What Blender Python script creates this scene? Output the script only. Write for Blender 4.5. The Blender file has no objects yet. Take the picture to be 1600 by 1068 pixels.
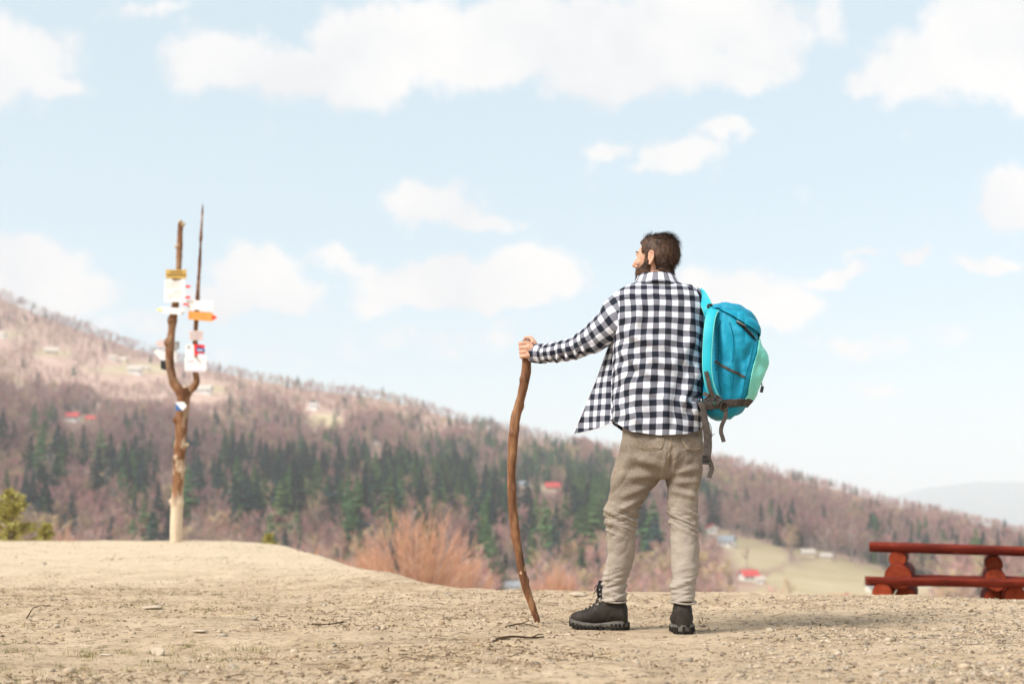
import bpy, bmesh, math, random
import numpy as np
from mathutils import Vector, Matrix
from mathutils.bvhtree import BVHTree

random.seed(7)
RNG = np.random.default_rng(11)
SC = bpy.context.scene
COL = SC.collection

# ------------------------------------------------------------------ camera
F = 1600 * 50 / 36.0            # focal length in photo pixels (1600 wide)
CAMH = 0.573                    # a crouching photographer
TILT = math.atan((790 - 534) / F)
MAN_Y = 6.63
cam_data = bpy.data.cameras.new("camera")
cam = bpy.data.objects.new("camera", cam_data)
COL.objects.link(cam)
cam.location = (0, 0, CAMH)
cam.rotation_euler = (math.pi / 2 + TILT, 0, 0)
cam_data.sensor_width = 36
cam_data.lens = 50
cam_data.clip_start = 0.1
cam_data.clip_end = 60000
cam_data.dof.use_dof = True
cam_data.dof.focus_distance = 6.72
cam_data.dof.aperture_fstop = 2.3
SC.camera = cam
SC.render.resolution_x, SC.render.resolution_y = 1024, 683


def P(u, v, Y):
    """photo pixel (1600x1068) at depth Y (metres in front of the camera) -> world point"""
    a, b = (u - 800) / F, (534 - v) / F
    c, s = math.cos(TILT), math.sin(TILT)
    dy, dz = c - s * b, s + c * b
    k = Y / dy
    return Vector((a * k, Y, CAMH + dz * k))


def tanuv(u, v):
    p = P(u, v, 1.0)
    return p.x, p.z - CAMH


# ------------------------------------------------------------------ sky and sun
SUN_EL, SUN_AZ = math.radians(46), math.radians(232)   # azimuth clockwise from +Y: behind the camera, to the left
sun_dir = Vector((math.sin(SUN_AZ) * math.cos(SUN_EL), math.cos(SUN_AZ) * math.cos(SUN_EL), math.sin(SUN_EL)))
sd = bpy.data.lights.new("sun", 'SUN')
sd.energy = 3.5
sd.angle = math.radians(20)
sd.color = (1.0, 0.955, 0.89)
sun = bpy.data.objects.new("sun", sd)
COL.objects.link(sun)
sun.rotation_euler = sun_dir.to_track_quat('Z', 'Y').to_euler()
sun.location = (-30, -30, 60)

world = bpy.data.worlds.new("World")
SC.world = world
world.use_nodes = True
W = world.node_tree
W.nodes.clear()


def wn(t, **kw):
    n = W.nodes.new(t)
    for k, v in kw.items():
        setattr(n, k, v)
    return n


def wmath(op, a, b=None, clamp=False):
    n = wn('ShaderNodeMath', operation=op, use_clamp=clamp)
    for i, x in enumerate((a, b)):
        if x is None:
            continue
        if isinstance(x, (int, float)):
            n.inputs[i].default_value = x
        else:
            W.links.new(x, n.inputs[i])
    return n.outputs[0]


SKY_STR = 0.10
CLOUDS = [  # photo pixel centre, half sizes, strength
    (20, 95, 95, 62, 1), (85, 150, 45, 22, .8), (0, 60, 40, 30, .8),
    (330, 105, 75, 45, .95), (440, 105, 75, 45, .9), (570, 85, 80, 75, 1), (690, 70, 110, 65, 1), (810, 55, 110, 60, 1),
    (930, 70, 110, 75, 1), (1060, 60, 110, 80, 1), (1160, 45, 85, 70, 1), (1120, 115, 75, 32, .9), (590, 130, 60, 28, .7),
    (1300, 40, 32, 38, .55), (1490, 105, 110, 60, .95), (1560, 60, 100, 75, 1), (1620, 110, 80, 60, 1), (1350, 130, 40, 22, .6),
    (1070, 245, 55, 26, .95), (1020, 262, 35, 14, .6), (955, 236, 34, 14, .6), (1130, 205, 32, 16, .75),
    (690, 318, 62, 34, .95), (650, 330, 60, 24, .8), (740, 340, 60, 20, .75),
    (1585, 310, 50, 42, .95), (230, 18, 60, 18, .5),
    (30, 430, 75, 45, 1), (110, 460, 80, 32, .8), (395, 430, 62, 40, 1), (440, 465, 60, 26, .8), (330, 470, 60, 30, .8),
    (560, 415, 55, 12, .5), (700, 440, 110, 34, .95), (820, 435, 95, 34, .95), (760, 460, 120, 22, .8), (620, 460, 60, 18, .7),
    (1160, 460, 85, 40, .95), (1230, 475, 60, 30, .8), (1310, 425, 40, 14, .7), (1340, 400, 30, 10, .6), (1425, 397, 22, 12, .6),
    (1550, 408, 60, 10, .65), (1480, 525, 50, 18, .5), (1360, 540, 70, 18, .4), (700, 530, 160, 26, .4), (420, 550, 80, 18, .35),
    (1370, 620, 60, 14, .35), (240, 500, 90, 30, .5),
]
tc = wn('ShaderNodeTexCoord')
DIR = tc.outputs['Generated']
sep = wn('ShaderNodeSeparateXYZ')
W.links.new(DIR, sep.inputs[0])
dx, dy, dz = sep.outputs
yc = wmath('MAXIMUM', dy, 0.05)
ta, te = wmath('DIVIDE', dx, yc), wmath('DIVIDE', dz, yc)
# wisp warp so the blobs never show as ellipses
wv = wn('ShaderNodeTexNoise', noise_dimensions='3D')
wv.inputs['Scale'].default_value = 16
wv.inputs['Detail'].default_value = 4
wv.inputs['Roughness'].default_value = .6
W.links.new(DIR, wv.inputs['Vector'])
wsub = wn('ShaderNodeVectorMath', operation='SUBTRACT')
W.links.new(wv.outputs['Color'], wsub.inputs[0])
wsub.inputs[1].default_value = (.5, .5, .5)
wsc = wn('ShaderNodeVectorMath', operation='SCALE')
W.links.new(wsub.outputs[0], wsc.inputs[0])
wsc.inputs['Scale'].default_value = 0.05
comb = wn('ShaderNodeCombineXYZ')
W.links.new(ta, comb.inputs[0])
W.links.new(te, comb.inputs[1])
wadd = wn('ShaderNodeVectorMath', operation='ADD')
W.links.new(comb.outputs[0], wadd.inputs[0])
W.links.new(wsc.outputs[0], wadd.inputs[1])
acc = None
for (u, v, ru, rv, s) in CLOUDS:
    a, e = tanuv(u, v)
    sb = wn('ShaderNodeVectorMath', operation='SUBTRACT')
    W.links.new(wadd.outputs[0], sb.inputs[0])
    sb.inputs[1].default_value = (a, e, 0)
    ml = wn('ShaderNodeVectorMath', operation='MULTIPLY')
    W.links.new(sb.outputs[0], ml.inputs[0])
    ml.inputs[1].default_value = (F / ru / 1.25, F / rv / 1.25, 0)
    ln = wn('ShaderNodeVectorMath', operation='LENGTH')
    W.links.new(ml.outputs[0], ln.inputs[0])
    mr = wn('ShaderNodeMapRange')
    W.links.new(ln.outputs['Value'], mr.inputs['Value'])
    mr.inputs['From Min'].default_value = 1.35
    mr.inputs['From Max'].default_value = 0.35
    mr.inputs['To Max'].default_value = s
    acc = mr.outputs[0] if acc is None else wmath('MAXIMUM', acc, mr.outputs[0])
# generic cumulus field for the rest of the dome
den = wmath('ADD', wmath('MAXIMUM', dz, 0.0), 0.14)
pc = wn('ShaderNodeCombineXYZ')
W.links.new(wmath('DIVIDE', dx, den), pc.inputs[0])
W.links.new(wmath('DIVIDE', dy, den), pc.inputs[1])
gn = wn('ShaderNodeTexNoise', noise_dimensions='3D')
gn.inputs['Scale'].default_value = 1.1
gn.inputs['Detail'].default_value = 3
W.links.new(pc.outputs[0], gn.inputs['Vector'])
gmr = wn('ShaderNodeMapRange')
W.links.new(gn.outputs['Fac'], gmr.inputs['Value'])
gmr.inputs['From Min'].default_value = .42
gmr.inputs['From Max'].default_value = .66
vd = wn('ShaderNodeVectorMath', operation='DOT_PRODUCT')
W.links.new(DIR, vd.inputs[0])
vd.inputs[1].default_value = (0, math.cos(TILT), math.sin(TILT))
vm = wn('ShaderNodeMapRange', interpolation_type='SMOOTHSTEP')
W.links.new(vd.outputs['Value'], vm.inputs['Value'])
vm.inputs['From Min'].default_value = math.cos(math.radians(34))
vm.inputs['From Max'].default_value = math.cos(math.radians(23))
lo = wn('ShaderNodeMix', data_type='FLOAT')
W.links.new(vm.outputs[0], lo.inputs[0])
W.links.new(gmr.outputs[0], lo.inputs[2])
W.links.new(acc, lo.inputs[3])
dn = wn('ShaderNodeTexNoise', noise_dimensions='3D')
dn.inputs['Scale'].default_value = 26
dn.inputs['Detail'].default_value = 9
dn.inputs['Roughness'].default_value = .62
W.links.new(DIR, dn.inputs['Vector'])
dens = wmath('ADD', lo.outputs[0], wmath('MULTIPLY', wmath('SUBTRACT', dn.outputs['Fac'], .5), 1.5))
cmr = wn('ShaderNodeMapRange', interpolation_type='SMOOTHSTEP')
W.links.new(dens, cmr.inputs['Value'])
cmr.inputs['From Min'].default_value = .16
cmr.inputs['From Max'].default_value = .62
CLOUD_FAC = wmath('MULTIPLY', cmr.outputs[0], .93)
# soft inner shading of the clouds (thicker parts a touch greyer)
sn = wn('ShaderNodeTexNoise', noise_dimensions='3D')
sn.inputs['Scale'].default_value = 13
sn.inputs['Detail'].default_value = 5
W.links.new(DIR, sn.inputs['Vector'])
ccol = wn('ShaderNodeMix', data_type='RGBA')
smr = wn('ShaderNodeMapRange')
W.links.new(sn.outputs['Fac'], smr.inputs['Value'])
smr.inputs['From Min'].default_value = .35
smr.inputs['From Max'].default_value = .65
W.links.new(smr.outputs[0], ccol.inputs[0])
CW = 0.635 / SKY_STR
ccol.inputs[6].default_value = (CW * .88, CW * .885, CW * .90, 1)
ccol.inputs[7].default_value = (CW * 1.02, CW * 1.0, CW * .98, 1)
sky = wn('ShaderNodeTexSky', sky_type='NISHITA')
sky.sun_disc = False
sky.sun_elevation = SUN_EL
sky.sun_rotation = SUN_AZ
sky.altitude = 700
sky.air_density = 1.0
sky.dust_density = 1.2
sky.ozone_density = 1.0
# thin high veil of cirrus that makes the whole sky pale
veil = wn('ShaderNodeMix', data_type='RGBA')
veil.inputs[0].default_value = 0.71
W.links.new(sky.outputs[0], veil.inputs[6])
veil.inputs[7].default_value = (CW * .82, CW * .965, CW * 1.0, 1)
cl = wn('ShaderNodeMix', data_type='RGBA')
W.links.new(CLOUD_FAC, cl.inputs[0])
W.links.new(veil.outputs[2], cl.inputs[6])
W.links.new(ccol.outputs[2], cl.inputs[7])
bg = wn('ShaderNodeBackground')
bg.inputs['Strength'].default_value = SKY_STR
W.links.new(cl.outputs[2], bg.inputs['Color'])
wo = wn('ShaderNodeOutputWorld')
W.links.new(bg.outputs[0], wo.inputs['Surface'])
world.cycles.sampling_method = 'MANUAL'
world.cycles.sample_map_resolution = 512

# ------------------------------------------------------------------ render settings
SC.view_settings.view_transform = 'Standard'
SC.view_settings.look = 'None'
SC.view_settings.exposure = 0.70
SC.view_settings.gamma = 1.0
SC.view_settings.use_curve_mapping = False
SC.cycles.use_denoising = True
SC.cycles.max_bounces = 6
SC.cycles.diffuse_bounces = 3
SC.cycles.transparent_max_bounces = 8
SC.cycles.volume_bounces = 2
SC.cycles.use_adaptive_sampling = True

# ------------------------------------------------------------------ noise (numpy)
def _hash(ix, iy, iz, seed):
    h = (ix * 374761393 + iy * 668265263 + iz * 2147483647 + seed * 974711) & 0xffffffff
    h = ((h ^ (h >> 13)) * 1274126177) & 0xffffffff
    h = h ^ (h >> 16)
    return (h & 0xffff) / 32767.5 - 1.0


def vnoise(p, seed=0):
    p = np.asarray(p, float)
    if p.shape[-1] == 2:
        p = np.concatenate([p, np.zeros(p.shape[:-1] + (1,))], -1)
    i = np.floor(p).astype(np.int64)
    f = p - i
    f = f * f * f * (f * (f * 6 - 15) + 10)
    r = 0
    for a in (0, 1):
        for b in (0, 1):
            for c in (0, 1):
                w = (f[..., 0] if a else 1 - f[..., 0]) * (f[..., 1] if b else 1 - f[..., 1]) * (f[..., 2] if c else 1 - f[..., 2])
                r = r + w * _hash(i[..., 0] + a, i[..., 1] + b, i[..., 2] + c, seed)
    return r


def fbm(p, octv=4, seed=0, rough=.5):
    p = np.asarray(p, float)
    s, a, t = 0, 1.0, 0
    for o in range(octv):
        s = s + a * vnoise(p * (2.03 ** o) + 17.3 * o, seed + o)
        t += a
        a *= rough
    return s / t


def interp(x, xs, ys):
    return np.interp(x, xs, ys)


def crom(pts, n):
    """Catmull-Rom resample of control rows (any dimension) to n rows, by index"""
    pts = np.asarray(pts, float)
    m = len(pts)
    t = np.linspace(0, m - 1, n)
    i = np.minimum(t.astype(int), m - 2)
    f = (t - i)[:, None]
    p0 = pts[np.maximum(i - 1, 0)]
    p1 = pts[i]
    p2 = pts[i + 1]
    p3 = pts[np.minimum(i + 2, m - 1)]
    return .5 * ((2 * p1) + (-p0 + p2) * f + (2 * p0 - 5 * p1 + 4 * p2 - p3) * f * f + (-p0 + 3 * p1 - 3 * p2 + p3) * f ** 3)


# ------------------------------------------------------------------ objects
def link(name, me, mat=None, parent=None, smooth=True):
    o = bpy.data.objects.new(name, me)
    COL.objects.link(o)
    if mat is not None:
        for m in (mat if isinstance(mat, (list, tuple)) else [mat]):
            me.materials.append(m)
    if parent is not None:
        o.parent = parent
        o.matrix_parent_inverse = parent.matrix_world.inverted()
    if smooth and len(me.polygons):
        me.polygons.foreach_set('use_smooth', np.ones(len(me.polygons), bool))
    return o


def tag(o, label=None, cat=None, group=None, kind=None):
    if label: o['label'] = label
    if cat: o['category'] = cat
    if group: o['group'] = group
    if kind: o['kind'] = kind
    return o


def thing(name, loc, label, cat, group=None):
    o = bpy.data.objects.new(name, None)
    COL.objects.link(o)
    o.empty_display_size = .2
    o.location = loc
    o.matrix_world = Matrix.Translation(loc)
    return tag(o, label, cat, group)


def mesh_np(name, V, faces, uv=None):
    """V (n,3), faces (m,3|4) array or list of lists; uv per vertex (n,2)"""
    me = bpy.data.meshes.new(name)
    V = np.asarray(V, np.float32)
    if isinstance(faces, np.ndarray):
        k = faces.shape[1]
        me.vertices.add(len(V))
        me.vertices.foreach_set('co', V.ravel())
        me.loops.add(faces.size)
        me.loops.foreach_set('vertex_index', faces.astype(np.int32).ravel())
        me.polygons.add(len(faces))
        me.polygons.foreach_set('loop_start', np.arange(0, faces.size, k, dtype=np.int32))
        me.update(calc_edges=True)
    else:
        me.from_pydata([tuple(v) for v in V], [], faces)
        me.update()
    if uv is not None:
        l = me.uv_layers.new(name='UVMap')
        li = np.empty(len(me.loops), np.int32)
        me.loops.foreach_get('vertex_index', li)
        l.data.foreach_set('uv', np.asarray(uv, np.float32)[li].ravel())
    return me


def grid_faces(nr, nc, wrap=False):
    r, c = np.meshgrid(np.arange(nr - 1), np.arange(nc if wrap else nc - 1), indexing='ij')
    a = r * nc + c
    b = r * nc + (c + 1) % nc
    return np.stack([a, b, b + nc, a + nc], -1).reshape(-1, 4)


class MB:
    """collects shapes, builds ONE mesh object"""
    def __init__(s):
        s.V, s.Fc, s.mi = [], [], []

    def add(s, V, Fc, mi=0):
        b = len(s.V)
        s.V.extend([tuple(map(float, v)) for v in V])
        for f in Fc:
            s.Fc.append([b + int(i) for i in f])
            s.mi.append(mi)

    def box(s, c, size, rot=None, mi=0):
        x, y, z = [k / 2 for k in size]
        vs = [Vector(p) for p in ((-x, -y, -z), (x, -y, -z), (x, y, -z), (-x, y, -z), (-x, -y, z), (x, -y, z), (x, y, z), (-x, y, z))]
        if rot is not None:
            vs = [rot @ v for v in vs]
        s.add([v + Vector(c) for v in vs], [(3, 2, 1, 0), (4, 5, 6, 7), (0, 1, 5, 4), (1, 2, 6, 5), (2, 3, 7, 6), (3, 0, 4, 7)], mi)

    def tube(s, pts, rad, seg=8, cap=True, mi=0, squash=None):
        """tapered tube along pts; squash=(sx, sy) flattens the section"""
        pts = [Vector(p) for p in pts]
        n = len(pts)
        rad = [rad] * n if np.isscalar(rad) else list(rad)
        V = []
        up = Vector((0, 0, 1))
        prev = None
        for i, p in enumerate(pts):
            d = (pts[min(i + 1, n - 1)] - pts[max(i - 1, 0)]).normalized()
            if prev is None:
                x = d.orthogonal() if abs(d.dot(up)) > .95 else d.cross(up).normalized()
            else:
                x = (prev - d * prev.dot(d))
            x.normalize()
            prev = x
            y = d.cross(x)
            for k in range(seg):
                a = 2 * math.pi * k / seg
                ca, sa = math.cos(a) * rad[i], math.sin(a) * rad[i]
                if squash: ca, sa = ca * squash[0], sa * squash[1]
                V.append(p + x * ca + y * sa)
        Fc = [(i * seg + k, i * seg + (k + 1) % seg, (i + 1) * seg + (k + 1) % seg, (i + 1) * seg + k) for i in range(n - 1) for k in range(seg)]
        if cap:
            Fc += [tuple(range(seg - 1, -1, -1)), tuple(range((n - 1) * seg, n * seg))]
        s.add(V, Fc, mi)

    def build(s, name, mat, parent=None, smooth=False):
        me = bpy.data.meshes.new(name)
        me.from_pydata(s.V, [], s.Fc)
        if any(s.mi):
            me.polygons.foreach_set('material_index', np.array(s.mi, np.int32))
        me.update()
        return link(name, me, mat, parent, smooth)


def ico(sub=1):
    bm = bmesh.new()
    bmesh.ops.create_icosphere(bm, subdivisions=sub, radius=1)
    V = np.array([v.co[:] for v in bm.verts])
    Fc = np.array([[v.index for v in f.verts] for f in bm.faces])
    bm.free()
    return V, Fc


def auto_smooth(o, ang=40):
    """sharp edges by angle"""
    me = o.data
    bm = bmesh.new()
    bm.from_mesh(me)
    th = math.radians(ang)
    for e in bm.edges:
        e.smooth = not (len(e.link_faces) == 2 and e.calc_face_angle(0) > th)
    for f in bm.faces:
        f.smooth = True
    bm.to_mesh(me)
    bm.free()


def bevel(o, w=.004, seg=2):
    m = o.modifiers.new('bevel', 'BEVEL')
    m.width = w
    m.segments = seg
    m.limit_method = 'ANGLE'
    return o


# ------------------------------------------------------------------ materials
class NT:
    def __init__(s, name):
        s.mat = bpy.data.materials.new(name)
        s.mat.use_nodes = True
        s.t = s.mat.node_tree
        s.bsdf = s.t.nodes['Principled BSDF']
        s.tc = s.t.nodes.new('ShaderNodeTexCoord')

    def n(s, ty, **kw):
        n = s.t.nodes.new(ty)
        for k, v in kw.items():
            setattr(n, k, v)
        return n

    def l(s, a, b):
        s.t.links.new(a, b)

    def vec(s, coord='Object', scale=(1, 1, 1), rot=(0, 0, 0)):
        m = s.n('ShaderNodeMapping')
        m.inputs['Scale'].default_value = scale
        m.inputs['Rotation'].default_value = rot
        s.l(s.tc.outputs[coord], m.inputs['Vector'])
        return m.outputs[0]

    def noise(s, vec, scale, detail=4, rough=.55, dist=0):
        n = s.n('ShaderNodeTexNoise')
        n.inputs['Scale'].default_value = scale
        n.inputs['Detail'].default_value = detail
        n.inputs['Roughness'].default_value = rough
        n.inputs['Distortion'].default_value = dist
        if vec is not None: s.l(vec, n.inputs['Vector'])
        return n.outputs['Fac']

    def ramp(s, fac, stops, interp='LINEAR'):
        r = s.n('ShaderNodeValToRGB')
        r.color_ramp.interpolation = interp
        e = r.color_ramp.elements
        while len(e) < len(stops): e.new(.5)
        for k, (p, c) in enumerate(stops):
            e[k].position = p
            e[k].color = tuple(c) + (1,) if len(c) == 3 else c
        s.l(fac, r.inputs[0])
        return r.outputs[0]

    def mix(s, fac, a, b, mode='MIX'):
        m = s.n('ShaderNodeMix', data_type='RGBA', blend_type=mode)
        for inp, x in ((m.inputs[0], fac), (m.inputs[6], a), (m.inputs[7], b)):
            if isinstance(x, (int, float)): inp.default_value = x
            elif isinstance(x, tuple): inp.default_value = x + (1,) if len(x) == 3 else x
            else: s.l(x, inp)
        return m.outputs[2]

    def math(s, op, a, b=0.0, clamp=False):
        m = s.n('ShaderNodeMath', operation=op, use_clamp=clamp)
        for inp, x in ((m.inputs[0], a), (m.inputs[1], b)):
            if isinstance(x, (int, float)): inp.default_value = x
            else: s.l(x, inp)
        return m.outputs[0]

    def color(s, c):
        s.l(c, s.bsdf.inputs['Base Color'])
        return s

    def bump(s, h, strength=.4, dist=.01):
        b = s.n('ShaderNodeBump')
        b.inputs['Strength'].default_value = strength
        b.inputs['Distance'].default_value = dist
        s.l(h, b.inputs['Height'])
        s.l(b.outputs[0], s.bsdf.inputs['Normal'])
        return s

    def set(s, rough=.8, spec=.3, **kw):
        s.bsdf.inputs['Roughness'].default_value = rough
        s.bsdf.inputs['Specular IOR Level'].default_value = spec
        for k, v in kw.items():
            s.bsdf.inputs[k].default_value = v
        return s


def pmat(name, c1, c2, scale=20, rough=.8, spec=.3, bump=0, bdist=.005, bscale=None, stretch=(1, 1, 1), coord='Object', detail=4, rnd=0, c3=None, trans=0):
    m = NT(name)
    v = m.vec(coord, stretch)
    f = m.noise(v, scale, detail)
    col = m.ramp(f, [(.32, c1), (.68, c2)] if c3 is None else [(.3, c1), (.5, c2), (.72, c3)])
    if rnd:
        oi = m.n('ShaderNodeObjectInfo')
        hs = m.n('ShaderNodeHueSaturation')
        mr = m.n('ShaderNodeMapRange')
        m.l(oi.outputs['Random'], mr.inputs['Value'])
        mr.inputs['To Min'].default_value = 1 - rnd
        mr.inputs['To Max'].default_value = 1 + rnd
        m.l(mr.outputs[0], hs.inputs['Value'])
        mr2 = m.n('ShaderNodeMapRange')
        m.l(m.math('FRACT', m.math('MULTIPLY', oi.outputs['Random'], 17.3)), mr2.inputs['Value'])
        mr2.inputs['To Min'].default_value = .5 - rnd * .09
        mr2.inputs['To Max'].default_value = .5 + rnd * .09
        m.l(mr2.outputs[0], hs.inputs['Hue'])
        m.l(col, hs.inputs['Color'])
        col = hs.outputs[0]
    m.color(col).set(rough, spec)
    if bump:
        m.bump(m.noise(v, bscale or scale * 2, 5), bump, bdist)
    return m.mat

# ------------------------------------------------------------------ near ground: a trampled dirt hilltop
def edge_y(x):
    return interp(x, [-60, -9, -6, -4.6, -3.3, -2.9, -2.4, -2.0, -1.4, -1.03, -.7, -.4, .3, 2, 4, 8, 60],
                  [24, 22, 21.5, 20.6, 18.6, 17.8, 16.4, 15.2, 13.4, 12.1, 10.6, 9.8, 9.4, 8.8, 8.6, 8.6, 8.6])


def ground_h(x, y, fine=True):
    x, y = np.asarray(x, float), np.asarray(y, float)
    z = np.zeros(np.broadcast(x, y).shape)
    # shallow dip on the left and the long mound carrying the signpost behind it
    left = 1 / (1 + np.exp((x + 1.5) * 2.2))
    z = z - .10 * left * np.exp(-((y - 12.0) / 1.7) ** 2)
    z = z + .085 * left * np.exp(-((y - 19.0) / 3.0) ** 2)
    d = np.maximum(y - edge_y(x), 0)
    k = np.where(x < -1.2, .13, .085)
    z = z - k * (np.sqrt(d * d + .36) - .6) - .004 * np.maximum(d - 9, 0) ** 2
    p = np.stack(np.broadcast_arrays(x, y), -1)
    z = z + .030 * fbm(p * .55, 3, 3) * np.clip((y - 1) / 4, 0, 1)
    if fine:
        near = np.clip((y - 1) / 3, 0, 1)
        z = z + near * (.012 * fbm(p * 3.1, 3, 9) + .006 * fbm(p * 11, 3, 21))
        cl = fbm(p * np.array([7.0, 4.5]), 3, 40)
        z = z + near * .012 * np.clip(cl - .18, 0, 1)
    # level standing place under the man and the stick
    w = np.exp(-(((x - .62) / .75) ** 2 + ((y - 6.7) / .45) ** 2) ** 2)
    z = z * (1 - .85 * w)
    return z


def gh(x, y):
    return float(ground_h(np.array([x]), np.array([y]))[0])


gx = np.concatenate([-np.geomspace(60, 6.5, 26), np.linspace(-6.3, -4.1, 40), np.linspace(-4.06, 4.06, 300), np.linspace(4.1, 6.3, 40), np.geomspace(6.5, 60, 26)])
gy = np.concatenate([-np.geomspace(60, .5, 16), np.linspace(0, 3.3, 16), np.linspace(3.4, 10.6, 300), np.linspace(10.7, 24, 130), np.geomspace(24.5, 70, 16)])
GX, GY = np.meshgrid(gx, gy)
GZ = ground_h(GX, GY)
me = mesh_np('dirt_ground', np.stack([GX, GY, GZ], -1).reshape(-1, 3), grid_faces(len(gy), len(gx)))

m = NT('dirt')
v = m.vec('Object')
big = m.noise(v, .55, 3)
mid = m.noise(v, 3.2, 6, .6)
fine = m.noise(v, 26, 7, .68)
streak = m.noise(m.vec('Object', (1, 1.7, 1)), 8.5, 6, .62, .5)
c = m.ramp(mid, [(.30, (.35, .245, .15)), (.48, (.53, .39, .255)), (.70, (.64, .49, .335))])
c = m.mix(m.math('MULTIPLY', m.ramp(big, [(.35, (0, 0, 0)), (.65, (1, 1, 1))]), .45), c, (.64, .50, .35))
c = m.mix(m.ramp(m.noise(v, 1.15, 6, .65, .3), [(.52, (0, 0, 0)), (.68, (.42, .42, .42))]), c, (.25, .185, .12))
c = m.mix(m.ramp(fine, [(.30, (1, 1, 1)), (.47, (0, 0, 0))]), c, (.12, .08, .05))
c = m.mix(m.ramp(streak, [(.56, (0, 0, 0)), (.69, (.8, .8, .8))]), c, (.15, .10, .062))
c = m.mix(m.ramp(m.noise(v, 1.7, 5, .7), [(.60, (0, 0, 0)), (.74, (.35, .35, .35))]), c, (.20, .175, .085))
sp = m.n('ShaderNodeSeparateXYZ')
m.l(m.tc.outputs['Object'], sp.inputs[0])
mound_lit = m.n('ShaderNodeMapRange', interpolation_type='SMOOTHSTEP')      # soil paled on the mound: its sunlit brightness painted in
m.l(m.math('ADD', sp.outputs[1], m.math('MULTIPLY', m.noise(v, .9, 4), 5.0)), mound_lit.inputs['Value'])
mound_lit.inputs['From Min'].default_value = 13.5
mound_lit.inputs['From Max'].default_value = 17.5
c = m.mix(m.math('MULTIPLY', mound_lit.outputs[0], .62), c, (.66, .54, .39))
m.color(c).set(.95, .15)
hb = m.math('ADD', m.math('MULTIPLY', m.noise(v, 42, 6, .7), 1.0), m.math('MULTIPLY', streak, -.9))
m.bump(hb, .9, .028)
DIRT = m.mat
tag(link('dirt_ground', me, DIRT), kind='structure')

# ------------------------------------------------------------------ the hills across the valley
SKY_U = [-900, -500, 0, 60, 130, 200, 300, 400, 480, 560, 640, 720, 790, 870, 950, 1030, 1100, 1180, 1250, 1320, 1400, 1480, 1550, 1600, 1800, 2200, 2600]
SKY_V = [455, 425, 452, 480, 505, 530, 560, 582, 597, 606, 622, 645, 662, 680, 690, 697, 706, 722, 738, 757, 780, 797, 812, 825, 870, 900, 910]


def sky_v(u): return interp(u, SKY_U, SKY_V) + 12
def sky_d(u): return interp(u, [-900, 0, 800, 1600, 2600], [1700, 1750, 1550, 1300, 1200])


D_B, V_B = 320.0, 1000.0


def pix(u, v, Y):
    a, b = (u - 800) / F, (534 - v) / F
    c, s = math.cos(TILT), math.sin(TILT)
    k = Y / (c - s * b)
    return np.stack([a * k, Y + 0 * u, CAMH + (s + c * b) * k], -1)


def hill(u, D):
    """point of the far slope seen in column u at depth D, before relief"""
    u, D = np.asarray(u, float), np.asarray(D, float)
    ds, vs = sky_d(u), sky_v(u)
    t = np.log(D / ds) / np.log(D_B / ds)
    v = vs + t * (V_B - vs)
    p = pix(u, v, D)
    p[..., 2] += 9 * fbm(p[..., :2] / 260, 3, 5) * np.clip(t * 6, .15, 1)
    return p, v


uu = np.concatenate([np.linspace(-900, -40, 60), np.linspace(-30, 1640, 330), np.linspace(1660, 2600, 60)])
rows = []
mead = []
for D0, zz in ((22, None), (40, -7), (80, -13), (150, -21), (240, -26)):
    p = pix(uu, np.full(len(uu), 900.0), np.full(len(uu), float(D0)))
    p[:, 2] = -3.2 - (.6 if zz is None else -(zz + 3.2))
    rows.append(p)
tt = np.linspace(1, 0, 120)
for t in tt:
    ds = sky_d(uu)
    p, v = hill(uu, ds * (D_B / ds) ** t)
    rows.append(p)
top = rows[-1]
for f, dzz in ((1.10, 25), (1.3, 110), (1.6, 240)):
    p = top.copy()
    p[:, :2] *= f
    p[:, 2] = np.maximum(top[:, 2] - dzz, -200)
    rows.append(p)
fv = interp(uu, [-900, 1300, 1380, 1450, 1520, 1600, 1800, 2600], [800, 800, 778, 763, 755, 753, 745, 760])
for Y, hgt in ((5000, None), (7000, None), (9800, 1), (11600, None)):
    p = pix(uu, fv, np.full(len(uu), float(Y)))
    if hgt is None:
        p[:, 2] = -200
    else:
        p[:, 2] += 25 * fbm(p[:, :2] / 500, 3, 8)
    rows.append(p)
HV = np.concatenate(rows)
me = mesh_np('hills', HV, grid_faces(len(rows), len(uu)))

MEADOWS = [  # u, v, half sizes of open pasture on the slope
    (508, 655, 30, 11), (210, 576, 62, 7), (325, 607, 34, 6), (80, 552, 30, 5), (10, 524, 22, 5), (1190, 868, 45, 13), (1290, 900, 95, 30), (1240, 925, 80, 20),
    (1150, 850, 30, 10), (1265, 862, 35, 6), (120, 655, 30, 5), (840, 752, 22, 5), (1120, 828, 22, 8), (1400, 912, 60, 16), (800, 908, 30, 10), (1180, 890, 22, 6), (20, 592, 26, 4)]


def meadow(u, v):
    r = np.zeros(np.broadcast(u, v).shape)
    wob = fbm(np.stack([u / 22, v / 11], -1), 3, 77) * .45
    for (a, b, ru, rv) in MEADOWS:
        r = np.maximum(r, 1.25 - np.sqrt(((u - a) / ru) ** 2 + ((v - b) / rv) ** 2) + wob)
    return np.clip(r * 2.5, 0, 1)


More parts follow.
